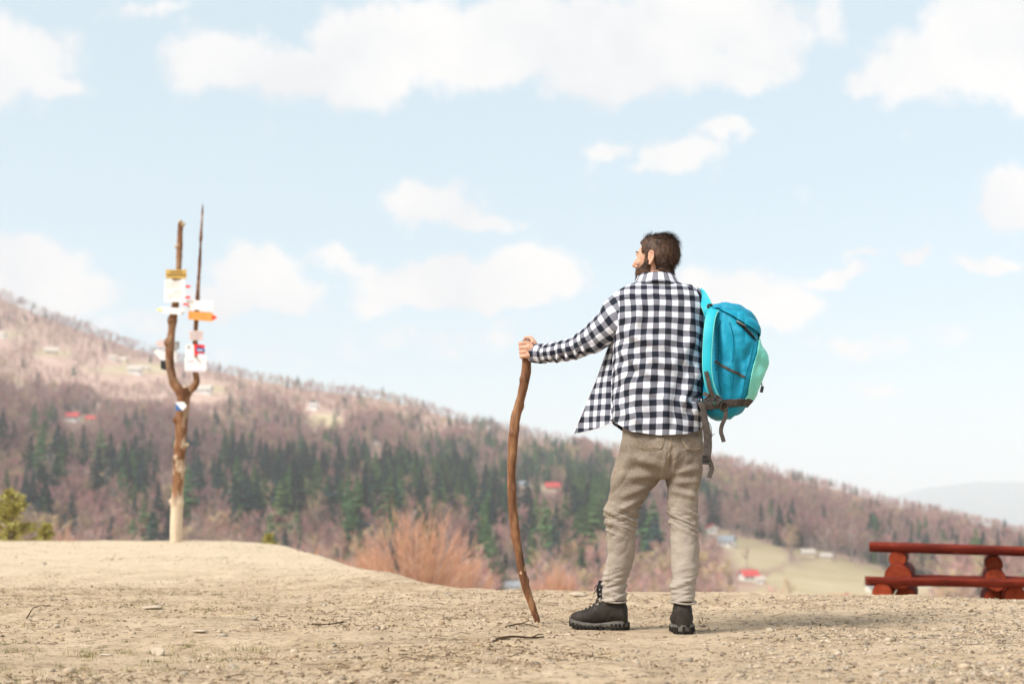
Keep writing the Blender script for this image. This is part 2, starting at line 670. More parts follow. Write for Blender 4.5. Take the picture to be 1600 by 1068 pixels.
vv = np.full((len(rows), len(uu)), 1400.0)
for i, t in enumerate(tt):
    vv[5 + i] = sky_v(uu) + t * (V_B - sky_v(uu))
mk = meadow(np.broadcast_to(uu, vv.shape), vv)
at = me.attributes.new('meadow', 'FLOAT', 'POINT')
at.data.foreach_set('value', mk.ravel().astype(np.float32))
tk = np.full(vv.shape, 1.0)
tk[5:5 + len(tt)] = tt[:, None]
tk[5 + len(tt):] = np.where(np.arange(len(rows) - 5 - len(tt))[:, None] < 3, 0.0, 1.0)


def upper(u, v, t):
    """young thin wood along the ridge, with the ground paled there to look sunlit"""
    return np.clip((interp(u, [0, 250, 400, 700, 900, 1100, 1600], [.27, .24, .15, .13, .10, .08, .17]) - t + .07 * fbm(np.stack([u / 60, v / 14], -1), 3, 42)) * 18, 0, 1)


at = me.attributes.new('upper', 'FLOAT', 'POINT')
at.data.foreach_set('value', upper(np.broadcast_to(uu, vv.shape), vv, tk).ravel().astype(np.float32))
far_ = np.zeros(vv.shape)
far_[8 + len(tt):] = 1.0
at = me.attributes.new('far_woods', 'FLOAT', 'POINT')
at.data.foreach_set('value', far_.ravel().astype(np.float32))
m = NT('hill_ground')
v = m.vec('Object')
n1 = m.noise(v, .02, 6, .65)
flo = m.ramp(n1, [(.3, (.28, .17, .135)), (.5, (.37, .245, .195)), (.72, (.46, .32, .24))])
gra = m.ramp(m.noise(v, .013, 6, .6), [(.3, (.33, .27, .14)), (.5, (.45, .365, .225)), (.72, (.56, .46, .31))])
up_ = m.n('ShaderNodeAttribute', attribute_name='upper')
flo = m.mix(up_.outputs['Fac'], flo, m.ramp(m.noise(v, .03, 6, .65), [(.3, (.40, .255, .195)), (.5, (.50, .34, .27)), (.72, (.58, .42, .33))]))  # paler ridge ground: sunlight on the upper slope mixed into its colour
an = m.n('ShaderNodeAttribute', attribute_name='meadow')
fw = m.n('ShaderNodeAttribute', attribute_name='far_woods')
m.color(m.mix(fw.outputs['Fac'], m.mix(an.outputs['Fac'], flo, gra), (.15, .20, .20))).set(1, .05)
tag(link('hills', me, m.mat), kind='structure')

# ------------------------------------------------------------------ houses across the valley: where they stand
WALLW = pmat('white_render', (.72, .70, .66), (.82, .80, .76), 3, .9, .1)
WALLC = pmat('cream_render', (.66, .56, .40), (.76, .66, .50), 3, .9, .1)
ROOFR = pmat('red_roof', (.50, .06, .06), (.62, .10, .09), 4, .7, .2)
ROOFG = pmat('grey_roof', (.24, .27, .30), (.34, .38, .42), 4, .7, .2)
ROOFP = pmat('pale_roof', (.46, .40, .34), (.56, .50, .43), 4, .7, .2)
GLAZ = pmat('dark_glazing', (.03, .035, .04), (.06, .065, .07), 4, .2, .5)
BRICKC = pmat('chimney_brick', (.28, .14, .10), (.36, .20, .15), 8, .9, .1)
HOUSES = [
    (113, 660, 20, ROOFR, WALLW, 'long red roofed house among bare trees beside a shorter red roof'),
    (142, 661, 15, ROOFR, WALLC, 'short red roofed cream house beside the long red roof'),
    (80, 556, 19, ROOFP, WALLC, 'cream house with pale roof alone on the high pasture strip', None, .6, .3),
    (176, 563, 11, ROOFP, WALLW, 'small white house at the upper end of the pasture hamlet', None, .6, .2),
    (193, 567, 13, ROOFP, WALLC, 'pale cream house in the middle of the pasture hamlet', None, .6, -.3),
    (211, 584, 20, ROOFP, WALLW, 'largest white house of the pasture hamlet at its lower edge', None, .6, .1),
    (228, 579, 11, ROOFP, WALLC, 'small cream house at the end of the pasture hamlet nearest the signpost'),
    (2, 529, 12, ROOFP, WALLW, 'tiny white house high on the slope under the wooded ridge'),
    (318, 614, 24, ROOFP, WALLW, 'long low white building in the field behind the forked signpost', None, .4),
    (490, 640, 15, ROOFP, WALLW, 'tall white house above the walled square of pasture', None, 1.3, 0, False),
    (588, 694, 8, ROOFP, WALLC, 'tiny pale house deep in the bare forest', None, .9),
    (819, 752, 15, ROOFG, WALLW, 'white house with pale grey roof beside a red roofed chalet', None, .5),
    (864, 757, 22, ROOFR, WALLC, 'chalet with a broad bright red roof at the top of the green conifers', None, .5),
    (1113, 832, 17, ROOFR, WALLW, 'white house with small red roof at the upper edge of the village', None, .9, .2, False),
    (1136, 856, 24, ROOFG, WALLW, 'white house with slate grey roof between red roofed houses', None, .6, -.5),
    (1170, 892, 26, ROOFR, WALLW, 'low white farmhouse with dark red roof on the meadow', None, .5, .3),
    (1187, 896, 14, ROOFP, WALLW, 'small white outbuilding next to the dark red farmhouse', None, .7),
    (1262, 868, 20, ROOFP, WALLC, 'pale barn at the left end of the upper meadow', None, .35),
    (1290, 872, 18, ROOFP, WALLC, 'pale barn at the right end of the upper meadow', None, .4),
    (1370, 914, 30, ROOFG, WALLW, 'white house with grey roof seen past the end of the log table', None, .5),
    (1445, 912, 30, ROOFG, WALLW, 'white house with grey roof seen through the log table', None, .4),
    (800, 910, 22, ROOFG, WALLW, 'white house with grey-blue roof beside the orange shrubs', None, .55),
    (1316, 945, 44, ROOFR, WALLW, 'red roof just showing over the brow of the dirt hilltop', None, .35),
]

# ------------------------------------------------------------------ trees of the far slope
def bare_tree_mesh(seed, h=1.0, spread=.28, nl=13, nt=26):
    """leafless broadleaf tree, unit height: trunk, rising limbs, sprays of thin twigs"""
    r = random.Random(seed)
    mb = MB()
    bend = [(r.uniform(-.02, .02), r.uniform(-.02, .02)) for _ in range(4)]
    tr = [Vector((bend[0][0] * 0, 0, -.03)), Vector((bend[1][0], bend[1][1], .3)), Vector((bend[2][0], bend[2][1], .6)), Vector((bend[3][0], bend[3][1], .95))]
    mb.tube(tr, [.017, .013, .008, .002], 4, False, 0)
    for i in range(nl):
        z = r.uniform(.26, .85)
        a = r.uniform(0, 6.283)
        ln = spread * (1.25 - z * .75) * r.uniform(.7, 1.15)
        b = Vector((tr[1].x, tr[1].y, z))
        d = Vector((math.cos(a), math.sin(a), r.uniform(.7, 1.7))).normalized()
        e = b + d * ln * 1.25 + Vector((0, 0, ln * .2))
        e.z = min(e.z, 1.0)
        mid = (b + e) / 2 + Vector((0, 0, -.015))
        mb.tube([b, mid, e], [.006, .004, .0015], 3, False, 0)
        for k in range(nt):
            f = r.uniform(.25, 1.05)
            q = b.lerp(e, f)
            dd = (d + Vector((r.gauss(0, .55), r.gauss(0, .55), r.gauss(.15, .45)))).normalized()
            L = r.uniform(.05, .13)
            w = Vector((r.gauss(0, 1), r.gauss(0, 1), r.gauss(0, .4))).normalized() * r.uniform(.003, .0065)
            t2 = q + dd * L
            mb.add([q - w, q + w, t2], [(0, 1, 2)], 1)
    me = bpy.data.meshes.new('bare_tree')
    me.from_pydata(mb.V, [], mb.Fc)
    me.polygons.foreach_set('material_index', np.array(mb.mi, np.int32))
    me.update()
    return me


def spruce_mesh(seed, rad=.19, layers=15, arms=9, droop=.35):
    """spruce of unit height: trunk and whorls of drooping boughs built from many small needle sprays"""
    r = random.Random(seed)
    mb = MB()
    mb.tube([(0, 0, -.03), (0, 0, .5), (0, 0, .97)], [.016, .010, .002], 5, False, 0)
    for i in range(layers):
        f = i / (layers - 1)
        z = .10 + .87 * f
        R = rad * (1 - f) ** .85 * r.uniform(.82, 1.12) + .012
        n = max(5, int(arms * (1 - f * .45)))
        a0 = r.uniform(0, 6.28)
        for k in range(n):
            if r.random() < .10: continue
            a = a0 + 6.283 * k / n + r.uniform(-.25, .25)
            L = R * r.uniform(.7, 1.15)
            d = Vector((math.cos(a), math.sin(a), 0))
            s = Vector((-d.y, d.x, 0))
            zz = z + r.uniform(-.015, .015)
            root, tip = Vector((0, 0, zz + .012)), d * L + Vector((0, 0, zz - L * droop))
            midp = root.lerp(tip, .55) + Vector((0, 0, .012))
            w = L * r.uniform(.26, .40) + .008
            hang = Vector((0, 0, -r.uniform(.016, .035)))
            mb.add([root, midp + s * w + hang, tip, midp - s * w + hang, midp], [(0, 4, 3), (0, 1, 4), (1, 2, 4), (4, 2, 3)], 1)
            for q in range(2):
                f2 = r.uniform(.35, .95)
                c = root.lerp(tip, f2)
                sd_ = s * r.choice((-1, 1))
                t = c + sd_ * w * r.uniform(.6, 1.25) + d * L * .16 + hang * 1.5
                mb.add([c + d * .012, c - d * .02 + hang, t], [(0, 1, 2)], 1)
    me = bpy.data.meshes.new('spruce')
    me.from_pydata(mb.V, [], mb.Fc)
    me.polygons.foreach_set('material_index', np.array(mb.mi, np.int32))
    me.update()
    return me


def leaf_mat(name, c1, c2, rnd=.25):
    return pmat(name, c1, c2, 6, .9, .12, rnd=rnd, coord='Object')


BARK_G = pmat('grey_bark', (.20, .155, .145), (.36, .30, .275), 9, .95, .1, rnd=.2)
TW_MAUVE = leaf_mat('mauve_twigs', (.32, .16, .145), (.50, .28, .25), .32)
TW_GREY = leaf_mat('grey_twigs', (.37, .245, .215), (.52, .37, .325), .22)
TW_TAN = leaf_mat('larch_twigs', (.46, .33, .17), (.60, .46, .28), .22)
TW_RED = leaf_mat('reddish_twigs', (.46, .23, .18), (.60, .35, .28), .22)
ND_DARK = leaf_mat('dark_needles', (.009, .028, .028), (.026, .056, .048), .35)
ND_GREEN = leaf_mat('green_needles', (.045, .095, .032), (.085, .15, .055), .35)
TRUNK = pmat('conifer_bark', (.10, .075, .06), (.18, .135, .11), 10, .95, .1)

SRC = bpy.data.collections.new('forest_source')     # never linked to the scene: only feeds the stuff instancers


def src(name, me, mats, coll):
    o = bpy.data.objects.new(name, me)
    for q in mats: me.materials.append(q)
    coll.objects.link(o)
    return o


bare_coll = bpy.data.collections.new('bare_source')
con_coll = bpy.data.collections.new('conifer_source')
bmats = [TW_MAUVE, TW_MAUVE, TW_GREY, TW_RED, TW_MAUVE, TW_TAN, TW_GREY, TW_TAN]
for i, q in enumerate(bmats):
    src('t%02d' % i, bare_tree_mesh(100 + i, spread=(.24, .30, .27, .26, .22, .17, .32, .2)[i]), [BARK_G, q], bare_coll)
spr = []
for i in range(6):
    me = spruce_mesh(200 + i, rad=(.20, .23, .18, .24, .22, .27)[i], layers=(16, 15, 17, 14, 15, 12)[i])
    src('c%02d' % i, me, [TRUNK, (ND_DARK, ND_DARK, ND_DARK, ND_GREEN, ND_GREEN, ND_GREEN)[i]], con_coll)
    spr.append(me)


def sample_hill(n, seed, umin=-320, umax=2250, dmin=345):
    g = np.random.default_rng(seed)
    u = g.uniform(umin, umax, n * 3)
    ds = sky_d(u)
    D = np.sqrt(g.uniform(dmin ** 2, 1800 ** 2, n * 3))
    k = D < ds * 1.03
    u, D = u[k][:n], D[k][:n]
    p, v = hill(u, D)
    return u, v, D, p, g


CON = [(150, 760, 120, 60, .22), (120, 835, 130, 26, .5), (380, 835, 150, 30, .55), (640, 860, 120, 30, .5), (850, 880, 140, 30, .6), (230, 800, 100, 50, .5), (330, 760, 90, 70, .36), (450, 770, 80, 70, .42), (540, 720, 60, 60, .42), (600, 740, 70, 50, .42),
       (700, 780, 90, 80, .95), (780, 790, 90, 80, 1.1), (880, 800, 80, 70, 1.0), (950, 810, 60, 60, .5), (1112, 785, 26, 24, .8), (1140, 915, 52, 26, .95),
       (1190, 770, 40, 25, .35), (1300, 755, 150, 18, .3), (1400, 800, 120, 25, .12), (1500, 895, 90, 22, .55), (650, 668, 150, 16, .18), (1365, 860, 14, 14, .6)]


def con_p(u, v):
    r = np.full(u.shape, .022) + .045 * (v > 640)
    for (a, b, ru, rv, s) in CON:
        r = np.maximum(r, (1.0 if 560 < a < 1000 else .72) * s * np.exp(-(((u - a) / ru) ** 2 + ((v - b) / rv) ** 2)))
    cl = fbm(np.stack([u / 42, v / 30], -1), 3, 31)
    c2 = fbm(np.stack([u / 15, v / 13], -1), 2, 37)
    return np.clip(r * np.clip(1 + 2.6 * cl + 1.6 * c2, .03, 3.0), 0, .95)


def crest_v(u):
    return interp(u, [0, 275, 350, 420, 500, 560, 610, 650, 850, 1050, 1150, 1600], [850, 848, 850, 862, 882, 898, 912, 917, 926, 933, 937, 938])


def instancer(name, pts, scl, rot, idx, coll):
    me = bpy.data.meshes.new(name)
    me.vertices.add(len(pts))
    me.vertices.foreach_set('co', np.asarray(pts, np.float32).ravel())
    for nm, ty, arr, key in (('scl', 'FLOAT_VECTOR', scl, 'vector'), ('rot', 'FLOAT_VECTOR', rot, 'vector'), ('idx', 'INT', idx, 'value')):
        a = me.attributes.new(nm, ty, 'POINT')
        a.data.foreach_set(key, np.asarray(arr, np.int32 if ty == 'INT' else np.float32).ravel())
    o = bpy.data.objects.new(name, me)
    COL.objects.link(o)
    ng = bpy.data.node_groups.new(name + '_nodes', 'GeometryNodeTree')
    ng.interface.new_socket('Geometry', in_out='INPUT', socket_type='NodeSocketGeometry')
    ng.interface.new_socket('Geometry', in_out='OUTPUT', socket_type='NodeSocketGeometry')
    gi, go = ng.nodes.new('NodeGroupInput'), ng.nodes.new('NodeGroupOutput')
    iop = ng.nodes.new('GeometryNodeInstanceOnPoints')
    ci = ng.nodes.new('GeometryNodeCollectionInfo')
    ci.inputs['Collection'].default_value = coll
    ci.inputs['Separate Children'].default_value = True
    ci.inputs['Reset Children'].default_value = True

    def attr(nm, ty):
        n = ng.nodes.new('GeometryNodeInputNamedAttribute')
        n.data_type = ty
        n.inputs['Name'].default_value = nm
        return n.outputs['Attribute']
    ng.links.new(gi.outputs[0], iop.inputs['Points'])
    ng.links.new(ci.outputs[0], iop.inputs['Instance'])
    iop.inputs['Pick Instance'].default_value = True
    ng.links.new(attr('idx', 'INT'), iop.inputs['Instance Index'])
    ng.links.new(attr('rot', 'FLOAT_VECTOR'), iop.inputs['Rotation'])
    ng.links.new(attr('scl', 'FLOAT_VECTOR'), iop.inputs['Scale'])
    ng.links.new(iop.outputs[0], go.inputs[0])
    md = o.modifiers.new('scatter', 'NODES')
    md.node_group = ng
    return o


u, v, D, p, g = sample_hill(43000, 1)
md_ = meadow(u, v)
cp = con_p(u, v)
isc = g.random(len(u)) < cp
hpx = 15 * F / D
md_ = np.maximum(md_, np.maximum(meadow(u, v - hpx * .45), meadow(u, v - hpx * .8)) * (g.random(len(u)) < .93))
keep = (md_ < .25) | ((g.random(len(u)) < .01) & (D > 800))
for hh_ in HOUSES:
    keep &= ~((np.abs(u - hh_[0]) < hh_[2] * .75 + np.where(isc, 7, 2)) & (v > hh_[1] - 3) & (v < hh_[1] + hpx * np.where(isc, 1.9, .95)))
# ---- leafless forest (stuff)
upm = upper(u, v, (v - sky_v(u)) / (V_B - sky_v(u)))
keep &= g.random(len(u)) > .25 * upm
b = keep & ~isc
sz = g.uniform(10, 19, len(u)) * (1 - .5 * upm) * np.clip(.72 + (D - 380) / 500, .72, 1) * (1 + .25 * fbm(np.stack([u / 60, v / 40], -1), 2, 3))
kind = g.choice(8, len(u), p=[.2, .2, .12, .12, .16, .06, .08, .06])
tanz = fbm(np.stack([u / 70, v / 35], -1), 2, 55)
kind = np.where((tanz > .32) & (g.random(len(u)) < .55), g.choice([5, 7], len(u)), kind)
kind = np.where((D < 520) & (g.random(len(u)) < .75), g.choice([5, 7, 2, 6, 3], len(u)), kind)
sc3 = np.stack([sz * g.uniform(.85, 1.3, len(u)), sz * g.uniform(.85, 1.3, len(u)), sz], -1)
rt = np.stack([g.normal(0, .04, len(u)), g.normal(0, .04, len(u)), g.uniform(0, 6.28, len(u))], -1)
o = instancer('leafless_forest', p[b], sc3[b], rt[b], kind[b], bare_coll)
tag(o, 'leafless pinkish brown broadleaf forest covering the far hillside', 'forest', kind='stuff')
# ---- conifers: the 280 that show largest are things, the rest stuff
csz = (12 + 20 * g.random(len(u)) ** 1.3) * (1 - .45 * upm) * np.where(u > 1080, .82, 1) * np.clip(.62 + (D - 380) / 420, .62, 1) * np.clip(.75 + (D < 950) * .25, 0, 1)
ckind = np.where(g.random(len(u)) < np.where((u > 560) & (u < 1000), .5, .28), g.choice([3, 4, 5], len(u)), g.choice([0, 1, 2], len(u)))
ck = np.nonzero(keep & isc)[0]
vis = ck[(v[ck] < crest_v(u[ck]) + 8) & (u[ck] > 4) & (u[ck] < 1596)]
order = vis[np.argsort(-(csz[vis] / D[vis]))]
things = order[:280]
rest = np.setdiff1d(ck, things)
wid_ = g.uniform(.9, 1.5, len(u))
csc = np.stack([csz * wid_, csz * wid_, csz], -1)
o = instancer('conifer_forest', p[rest], csc[rest], rt[rest], ckind[rest], con_coll)
tag(o, 'dark evergreen conifers scattered thickly through the far bare forest', 'forest', kind='stuff')
for j in things:
    k = int(ckind[j])
    o = bpy.data.objects.new('spruce_tree', spr[k])
    COL.objects.link(o)
    o.location = p[j]
    o.scale = csc[j]
    o.rotation_euler = rt[j]
    kd = 'dark blue-green' if k < 3 else 'mid green'
    shp = 'tall' if csz[j] > 25 else ('short' if csz[j] < 19 else 'middling')
    bro = 'broad' if wid_[j] > 1.2 else 'slender'
    uj, vj = float(u[j]), float(v[j])
    if uj < 230: reg = 'below the red roofs on the far slope' if vj < 790 else 'just past the young yellow-green conifers'
    elif uj < 330: reg = 'on the far slope past the forked signpost'
    elif uj < 530: reg = 'on the far slope past the end of the mound'
    elif uj < 780: reg = 'on the far slope above the orange shrubs'
    elif uj < 960: reg = 'below the red roofed chalet across the valley' if vj < 830 else 'at the valley bottom past the walking stick'
    elif uj < 1100: reg = 'on the far slope past the legs of the man'
    elif uj < 1230: reg = 'above the farm meadow with white houses' if vj < 850 else 'in the grove below the red farmhouse'
    elif uj < 1380: reg = 'at the wood edge above the pale barns'
    else: reg = 'on the far slope past the log table'
    tag(o, '%s %s %s spruce %s' % (shp, bro, kd, reg), 'tree', 'spruces ' + reg)


# ------------------------------------------------------------------ houses across the valley
def house(u, v, w_px, roof, wall, label, group=None, hr=.62, rz=0.0, ridge_x=True, lift=0):
    ds, vs = float(sky_d(u)), float(sky_v(u))
    t = (v - vs) / (V_B - vs)
    D = ds * (D_B / ds) ** t
    b = Vector(hill(np.array([u]), np.array([D]))[0][0])
    b.z += lift
    w = w_px / F * D
    d, h = w * .72, w * hr * .62
    o = thing('house', b, label, 'house', group)
    o.rotation_euler.z = rz
    o.matrix_world = Matrix.Translation(b) @ Matrix.Rotation(rz, 4, 'Z')
    wl = MB()
    wl.box((0, 0, h / 2 - 3), (w, d, h + 6))
    hx, hy = (w / 2, d / 2)
    gh_ = w * .30
    if ridge_x:
        wl.add([(-hx, -hy, h), (-hx, hy, h), (-hx, 0, h + gh_ * .94)], [(0, 1, 2), (2, 1, 0)])
        wl.add([(hx, -hy, h), (hx, hy, h), (hx, 0, h + gh_ * .94)], [(0, 1, 2), (2, 1, 0)])
    else:
        wl.add([(-hx, -hy, h), (hx, -hy, h), (0, -hy, h + gh_ * .94)], [(0, 1, 2), (2, 1, 0)])
        wl.add([(-hx, hy, h), (hx, hy, h), (0, hy, h + gh_ * .94)], [(0, 1, 2), (2, 1, 0)])
    def put(mb, nm, mt, par):
        q = mb.build(nm, mt)
        q.parent = par
        return q
    put(wl, 'wall', wall, o)
    rf = MB()
    th = w * .03
    e = w * .06
    for s in (-1, 1):
        if ridge_x:
            A, B = Vector((-hx - e, s * (hy + e), h - gh_ * e / hy)), Vector((hx + e, s * (hy + e), h - gh_ * e / hy))
            C_, D_ = Vector((hx + e, 0, h + gh_)), Vector((-hx - e, 0, h + gh_))
        else:
            A, B = Vector((s * (hx + e), -hy - e, h - gh_ * e / hx)), Vector((s * (hx + e), hy + e, h - gh_ * e / hx))
            C_, D_ = Vector((0, hy + e, h + gh_)), Vector((0, -hy - e, h + gh_))
        up = Vector((0, 0, th))
        rf.add([A, B, C_, D_, A + up, B + up, C_ + up, D_ + up], [(0, 1, 2, 3), (4, 5, 6, 7), (0, 1, 5, 4), (1, 2, 6, 5), (2, 3, 7, 6), (3, 0, 4, 7)])
    r = put(rf, 'roof', roof, o)
    ch = MB()
    ch.box((w * .18, d * .08, h + gh_ * 1.05), (w * .07, w * .07, gh_ * .7))
    put(ch, 'chimney', BRICKC, r)
    for k, x in enumerate((-.3, 0, .3)):
        wd = MB()
        wd.box((x * w, -hy - .03, h * .55), (w * .12, .1, h * .34))
        put(wd, 'window', GLAZ, o)
    dr = MB()
    dr.box((w * .43, -hy - .03, h * .30), (w * .09, .12, h * .6))
    put(dr, 'door', BRICKC, o)
    return o


for a in HOUSES:
    house(*a)

# ------------------------------------------------------------------ air
zmax = float(max(HV[:, 2].max(), p[:, 2].max())) + 45
hz = MB()
hz.box((0, 4300, (zmax - 240) / 2), (26000, 17000, zmax + 240))
m = NT('haze_air')
m.t.nodes.remove(m.bsdf)
pv = m.n('ShaderNodeVolumePrincipled')
pv.inputs['Color'].default_value = (.85, .865, .89, 1)
pv.inputs['Density'].default_value = 1.8e-4
pv.inputs['Anisotropy'].default_value = .0
m.l(pv.outputs[0], m.t.nodes['Material Output'].inputs['Volume'])
o = hz.build('haze', m.mat)
tag(o, kind='stuff', label='pale bluish air haze filling the valley', cat='haze')

# ------------------------------------------------------------------ a fair-weather cloud overhead; it shades the middle of the far slope
def cloud(c, r, seed, label):
    V, Fc = ico(5)
    n = 1 + .34 * fbm(V * 1.6 + seed, 4, seed) + .16 * fbm(V * 5 + seed, 3, seed + 3)
    V = V * n[:, None]
    V[:, 2] = np.where(V[:, 2] < 0, V[:, 2] * .25, V[:, 2])
    o = link('cloud', mesh_np('cloud', V * np.array(r), Fc), CLOUDM)
    o.location = c
    return tag(o, label, 'cloud')


CLOUDM = pmat('cloud_white', (.86, .86, .87), (.9, .9, .9), .01, 1, 0)


def shade_from(x, y, z, alt): return Vector((x, y, z)) + sun_dir * ((alt - z) / sun_dir.z)


cloud(shade_from(-330, 820, 30, 1150), (220, 185, 80), 3, 'broad flat-bottomed white cloud drifting above the wooded hill')
cloud(shade_from(60, 860, 0, 1150), (215, 180, 80), 9, 'ragged white cloud trailing the broad one above the hill')
cloud(shade_from(360, 960, -10, 1200), (150, 120, 65), 12, 'small white cloud at the end of the line above the hill')

# ================================================================== the hiker
def M(u, v, dy=0.0):
    return P(u, v, MAN_Y + dy)


def px(n, dy=0.0):
    return n * (MAN_Y + dy) / F


def rings_h(rows, nr, seg, expo=2.0):
    """horizontal rings; rows (u, v, dy, half width px, half depth m) -> grid (nr, seg, 3); angle 0 = right, 90 deg = away"""
    c = crom(rows, nr)
    th = np.linspace(0, 2 * np.pi, seg, endpoint=False) - np.pi / 2
    ct, st = np.cos(th), np.sin(th)
    sx = np.sign(ct) * np.abs(ct) ** (2 / expo)
    sy = np.sign(st) * np.abs(st) ** (2 / expo)
    G = np.zeros((nr, seg, 3))
    for i, (u, v, dy, a, b) in enumerate(c):
        o = M(u, v, dy)
        G[i, :, 0] = o.x + px(a, dy) * sx
        G[i, :, 1] = o.y + b * sy
        G[i, :, 2] = o.z
    return G, c


def tube_rows(rows, nr, seg, ref=(0, 0, 1), world=False):
    """rings square to the centre line; rows (u, v, dy, radius along ref in px, other radius m)"""
    if world:
        ctr = crom([r[:3] for r in rows], nr)
        ra = crom([[r[3], r[4]] for r in rows], nr)
    else:
        ctr = crom([tuple(M(r[0], r[1], r[2])) for r in rows], nr)
        ra = crom([[px(r[3], r[2]), r[4]] for r in rows], nr)
    tan = np.gradient(ctr, axis=0)
    tan /= np.linalg.norm(tan, axis=1)[:, None]
    ref = np.asarray(ref, float)
    n1 = ref - tan * (tan @ ref)[:, None]
    n1 /= np.linalg.norm(n1, axis=1)[:, None]
    n2 = np.cross(tan, n1)
    th = np.linspace(0, 2 * np.pi, seg, endpoint=False)
    G = ctr[:, None, :] + n1[:, None, :] * (ra[:, 0, None] * np.cos(th))[..., None] + n2[:, None, :] * (ra[:, 1, None] * np.sin(th))[..., None]
    return G, ctr, ra


def grid_uv(G, start=0):
    """true arc length round each ring from column `start`, and along the loft"""
    nr, ns, _ = G.shape
    R = np.roll(G, -start, axis=1)
    du = np.linalg.norm(np.diff(np.concatenate([R, R[:, :1]], 1), axis=1), axis=2)
    cu = np.concatenate([np.zeros((nr, 1)), np.cumsum(du, 1)], 1)
    per = cu[:, -1:]
    dv = np.linalg.norm(np.diff(G, axis=0), axis=2).mean(1)
    cv = np.concatenate([[0], np.cumsum(dv)])
    return R, cu, per, cv


def normals_grid(G, wrap=True):
    du = np.roll(G, -1, 1) - np.roll(G, 1, 1) if wrap else np.gradient(G, axis=1)
    dv = np.gradient(G, axis=0)
    n = np.cross(du, dv)
    n /= np.linalg.norm(n, axis=2)[..., None] + 1e-9
    return n


def folds(V, N, lst, side=-1):
    """cloth folds: (u1, v1, u2, v2, width px, height m) ridges on the side facing -y (or any if side == 0)"""
    d = np.zeros(V.shape[:-1])
    k = (MAN_Y) / F
    for (u1, v1, u2, v2, w, h) in lst:
        a, b = M(u1, v1), M(u2, v2)
        A, B = np.array([a.x, a.z]), np.array([b.x, b.z])
        q = V[..., [0, 2]] - A
        ab = B - A
        L = np.linalg.norm(ab)
        t = np.clip((q @ ab) / L ** 2, 0, 1)
        dist = np.linalg.norm(q - t[..., None] * ab, axis=-1)
        taper = np.sin(np.clip(t * .94 + .03, 0, 1) * np.pi) ** .6
        g = np.exp(-(dist / (w * k)) ** 2) * taper - .45 * np.exp(-((dist - 2.0 * w * k) / (w * k)) ** 2) * taper
        d += h * g
    m = 1.0 if side == 0 else np.clip(-N[..., 1] * 2.5 + .4, 0, 1)
    return d * m


def grid_to_mesh(name, G, uvu=None, uvv=None, wrap=True, capend=False):
    nr, ns, _ = G.shape
    if not wrap:
        uv = None if uvu is None else np.stack([uvu, uvv], -1).reshape(-1, 2)
        return mesh_np(name, G.reshape(-1, 3), grid_faces(nr, ns), uv)
    # duplicate the seam column so UVs stay continuous
    G2 = np.concatenate([G, G[:, :1]], 1)
    uv = None if uvu is None else np.stack([uvu, uvv], -1).reshape(-1, 2)
    return mesh_np(name, G2.reshape(-1, 3), grid_faces(nr, ns + 1), uv)


def solidify(o, t=.002, off=-1):
    m = o.modifiers.new('cloth', 'SOLIDIFY')
    m.thickness = t
    m.offset = off
    return o


def remesh(mb, voxel, smooth=4, fac=.5):
    me = bpy.data.meshes.new('tmp')
    me.from_pydata(mb.V, [], mb.Fc)
    me.update()
    o = bpy.data.objects.new('tmp', me)
    COL.objects.link(o)
    r = o.modifiers.new('r', 'REMESH')
    r.mode = 'VOXEL'
    r.voxel_size = voxel
    r.adaptivity = 0
    if smooth:
        s = o.modifiers.new('s', 'SMOOTH')
        s.factor = fac
        s.iterations = smooth
    dg = bpy.context.evaluated_depsgraph_get()
    out = bpy.data.meshes.new_from_object(o.evaluated_get(dg))
    bpy.data.objects.remove(o)
    bpy.data.meshes.remove(me)
    return out


def get_v(me):
    V = np.empty(len(me.vertices) * 3, np.float32)
    me.vertices.foreach_get('co', V)
    N = np.empty(len(me.vertices) * 3, np.float32)
    me.vertices.foreach_get('normal', N)
    return V.reshape(-1, 3).astype(float), N.reshape(-1, 3).astype(float)


def set_v(me, V):
    me.vertices.foreach_set('co', np.asarray(V, np.float32).ravel())
    me.update()


def mb_grid(mb, G, cap=True):
    nr, ns, _ = G.shape
    Fc = grid_faces(nr, ns, True).tolist()
    if cap:
        Fc.append(list(range(ns - 1, -1, -1)))
        Fc.append(list(range((nr - 1) * ns, nr * ns)))
    mb.add(G.reshape(-1, 3), Fc)


ICV, ICF = ico(3)


def mb_ell(mb, c, r, rot=None):
    V = ICV * np.asarray(r)
    if rot is not None:
        V = V @ np.array(rot.to_3x3()).T
    mb.add(V + np.asarray(c), ICF.tolist())


# ------------------------------------------------------------------ materials of the figure
m = NT('skin')
v_ = m.vec('Object')
m.color(m.ramp(m.noise(v_, 38, 4), [(.3, (.47, .245, .16)), (.7, (.60, .345, .24))])).set(.5, .35)
m.bsdf.inputs['Subsurface Weight'].default_value = .25
m.bsdf.inputs['Subsurface Radius'].default_value = (.012, .004, .002)
m.bump(m.noise(v_, 300, 3), .15, .002)
SKIN = m.mat
HAIR = pmat('brown_hair', (.020, .010, .0065), (.105, .054, .032), 75, .6, .25, stretch=(1, 1, .3))
BEARD = pmat('brown_beard', (.045, .022, .012), (.12, .06, .032), 70, .6, .3)


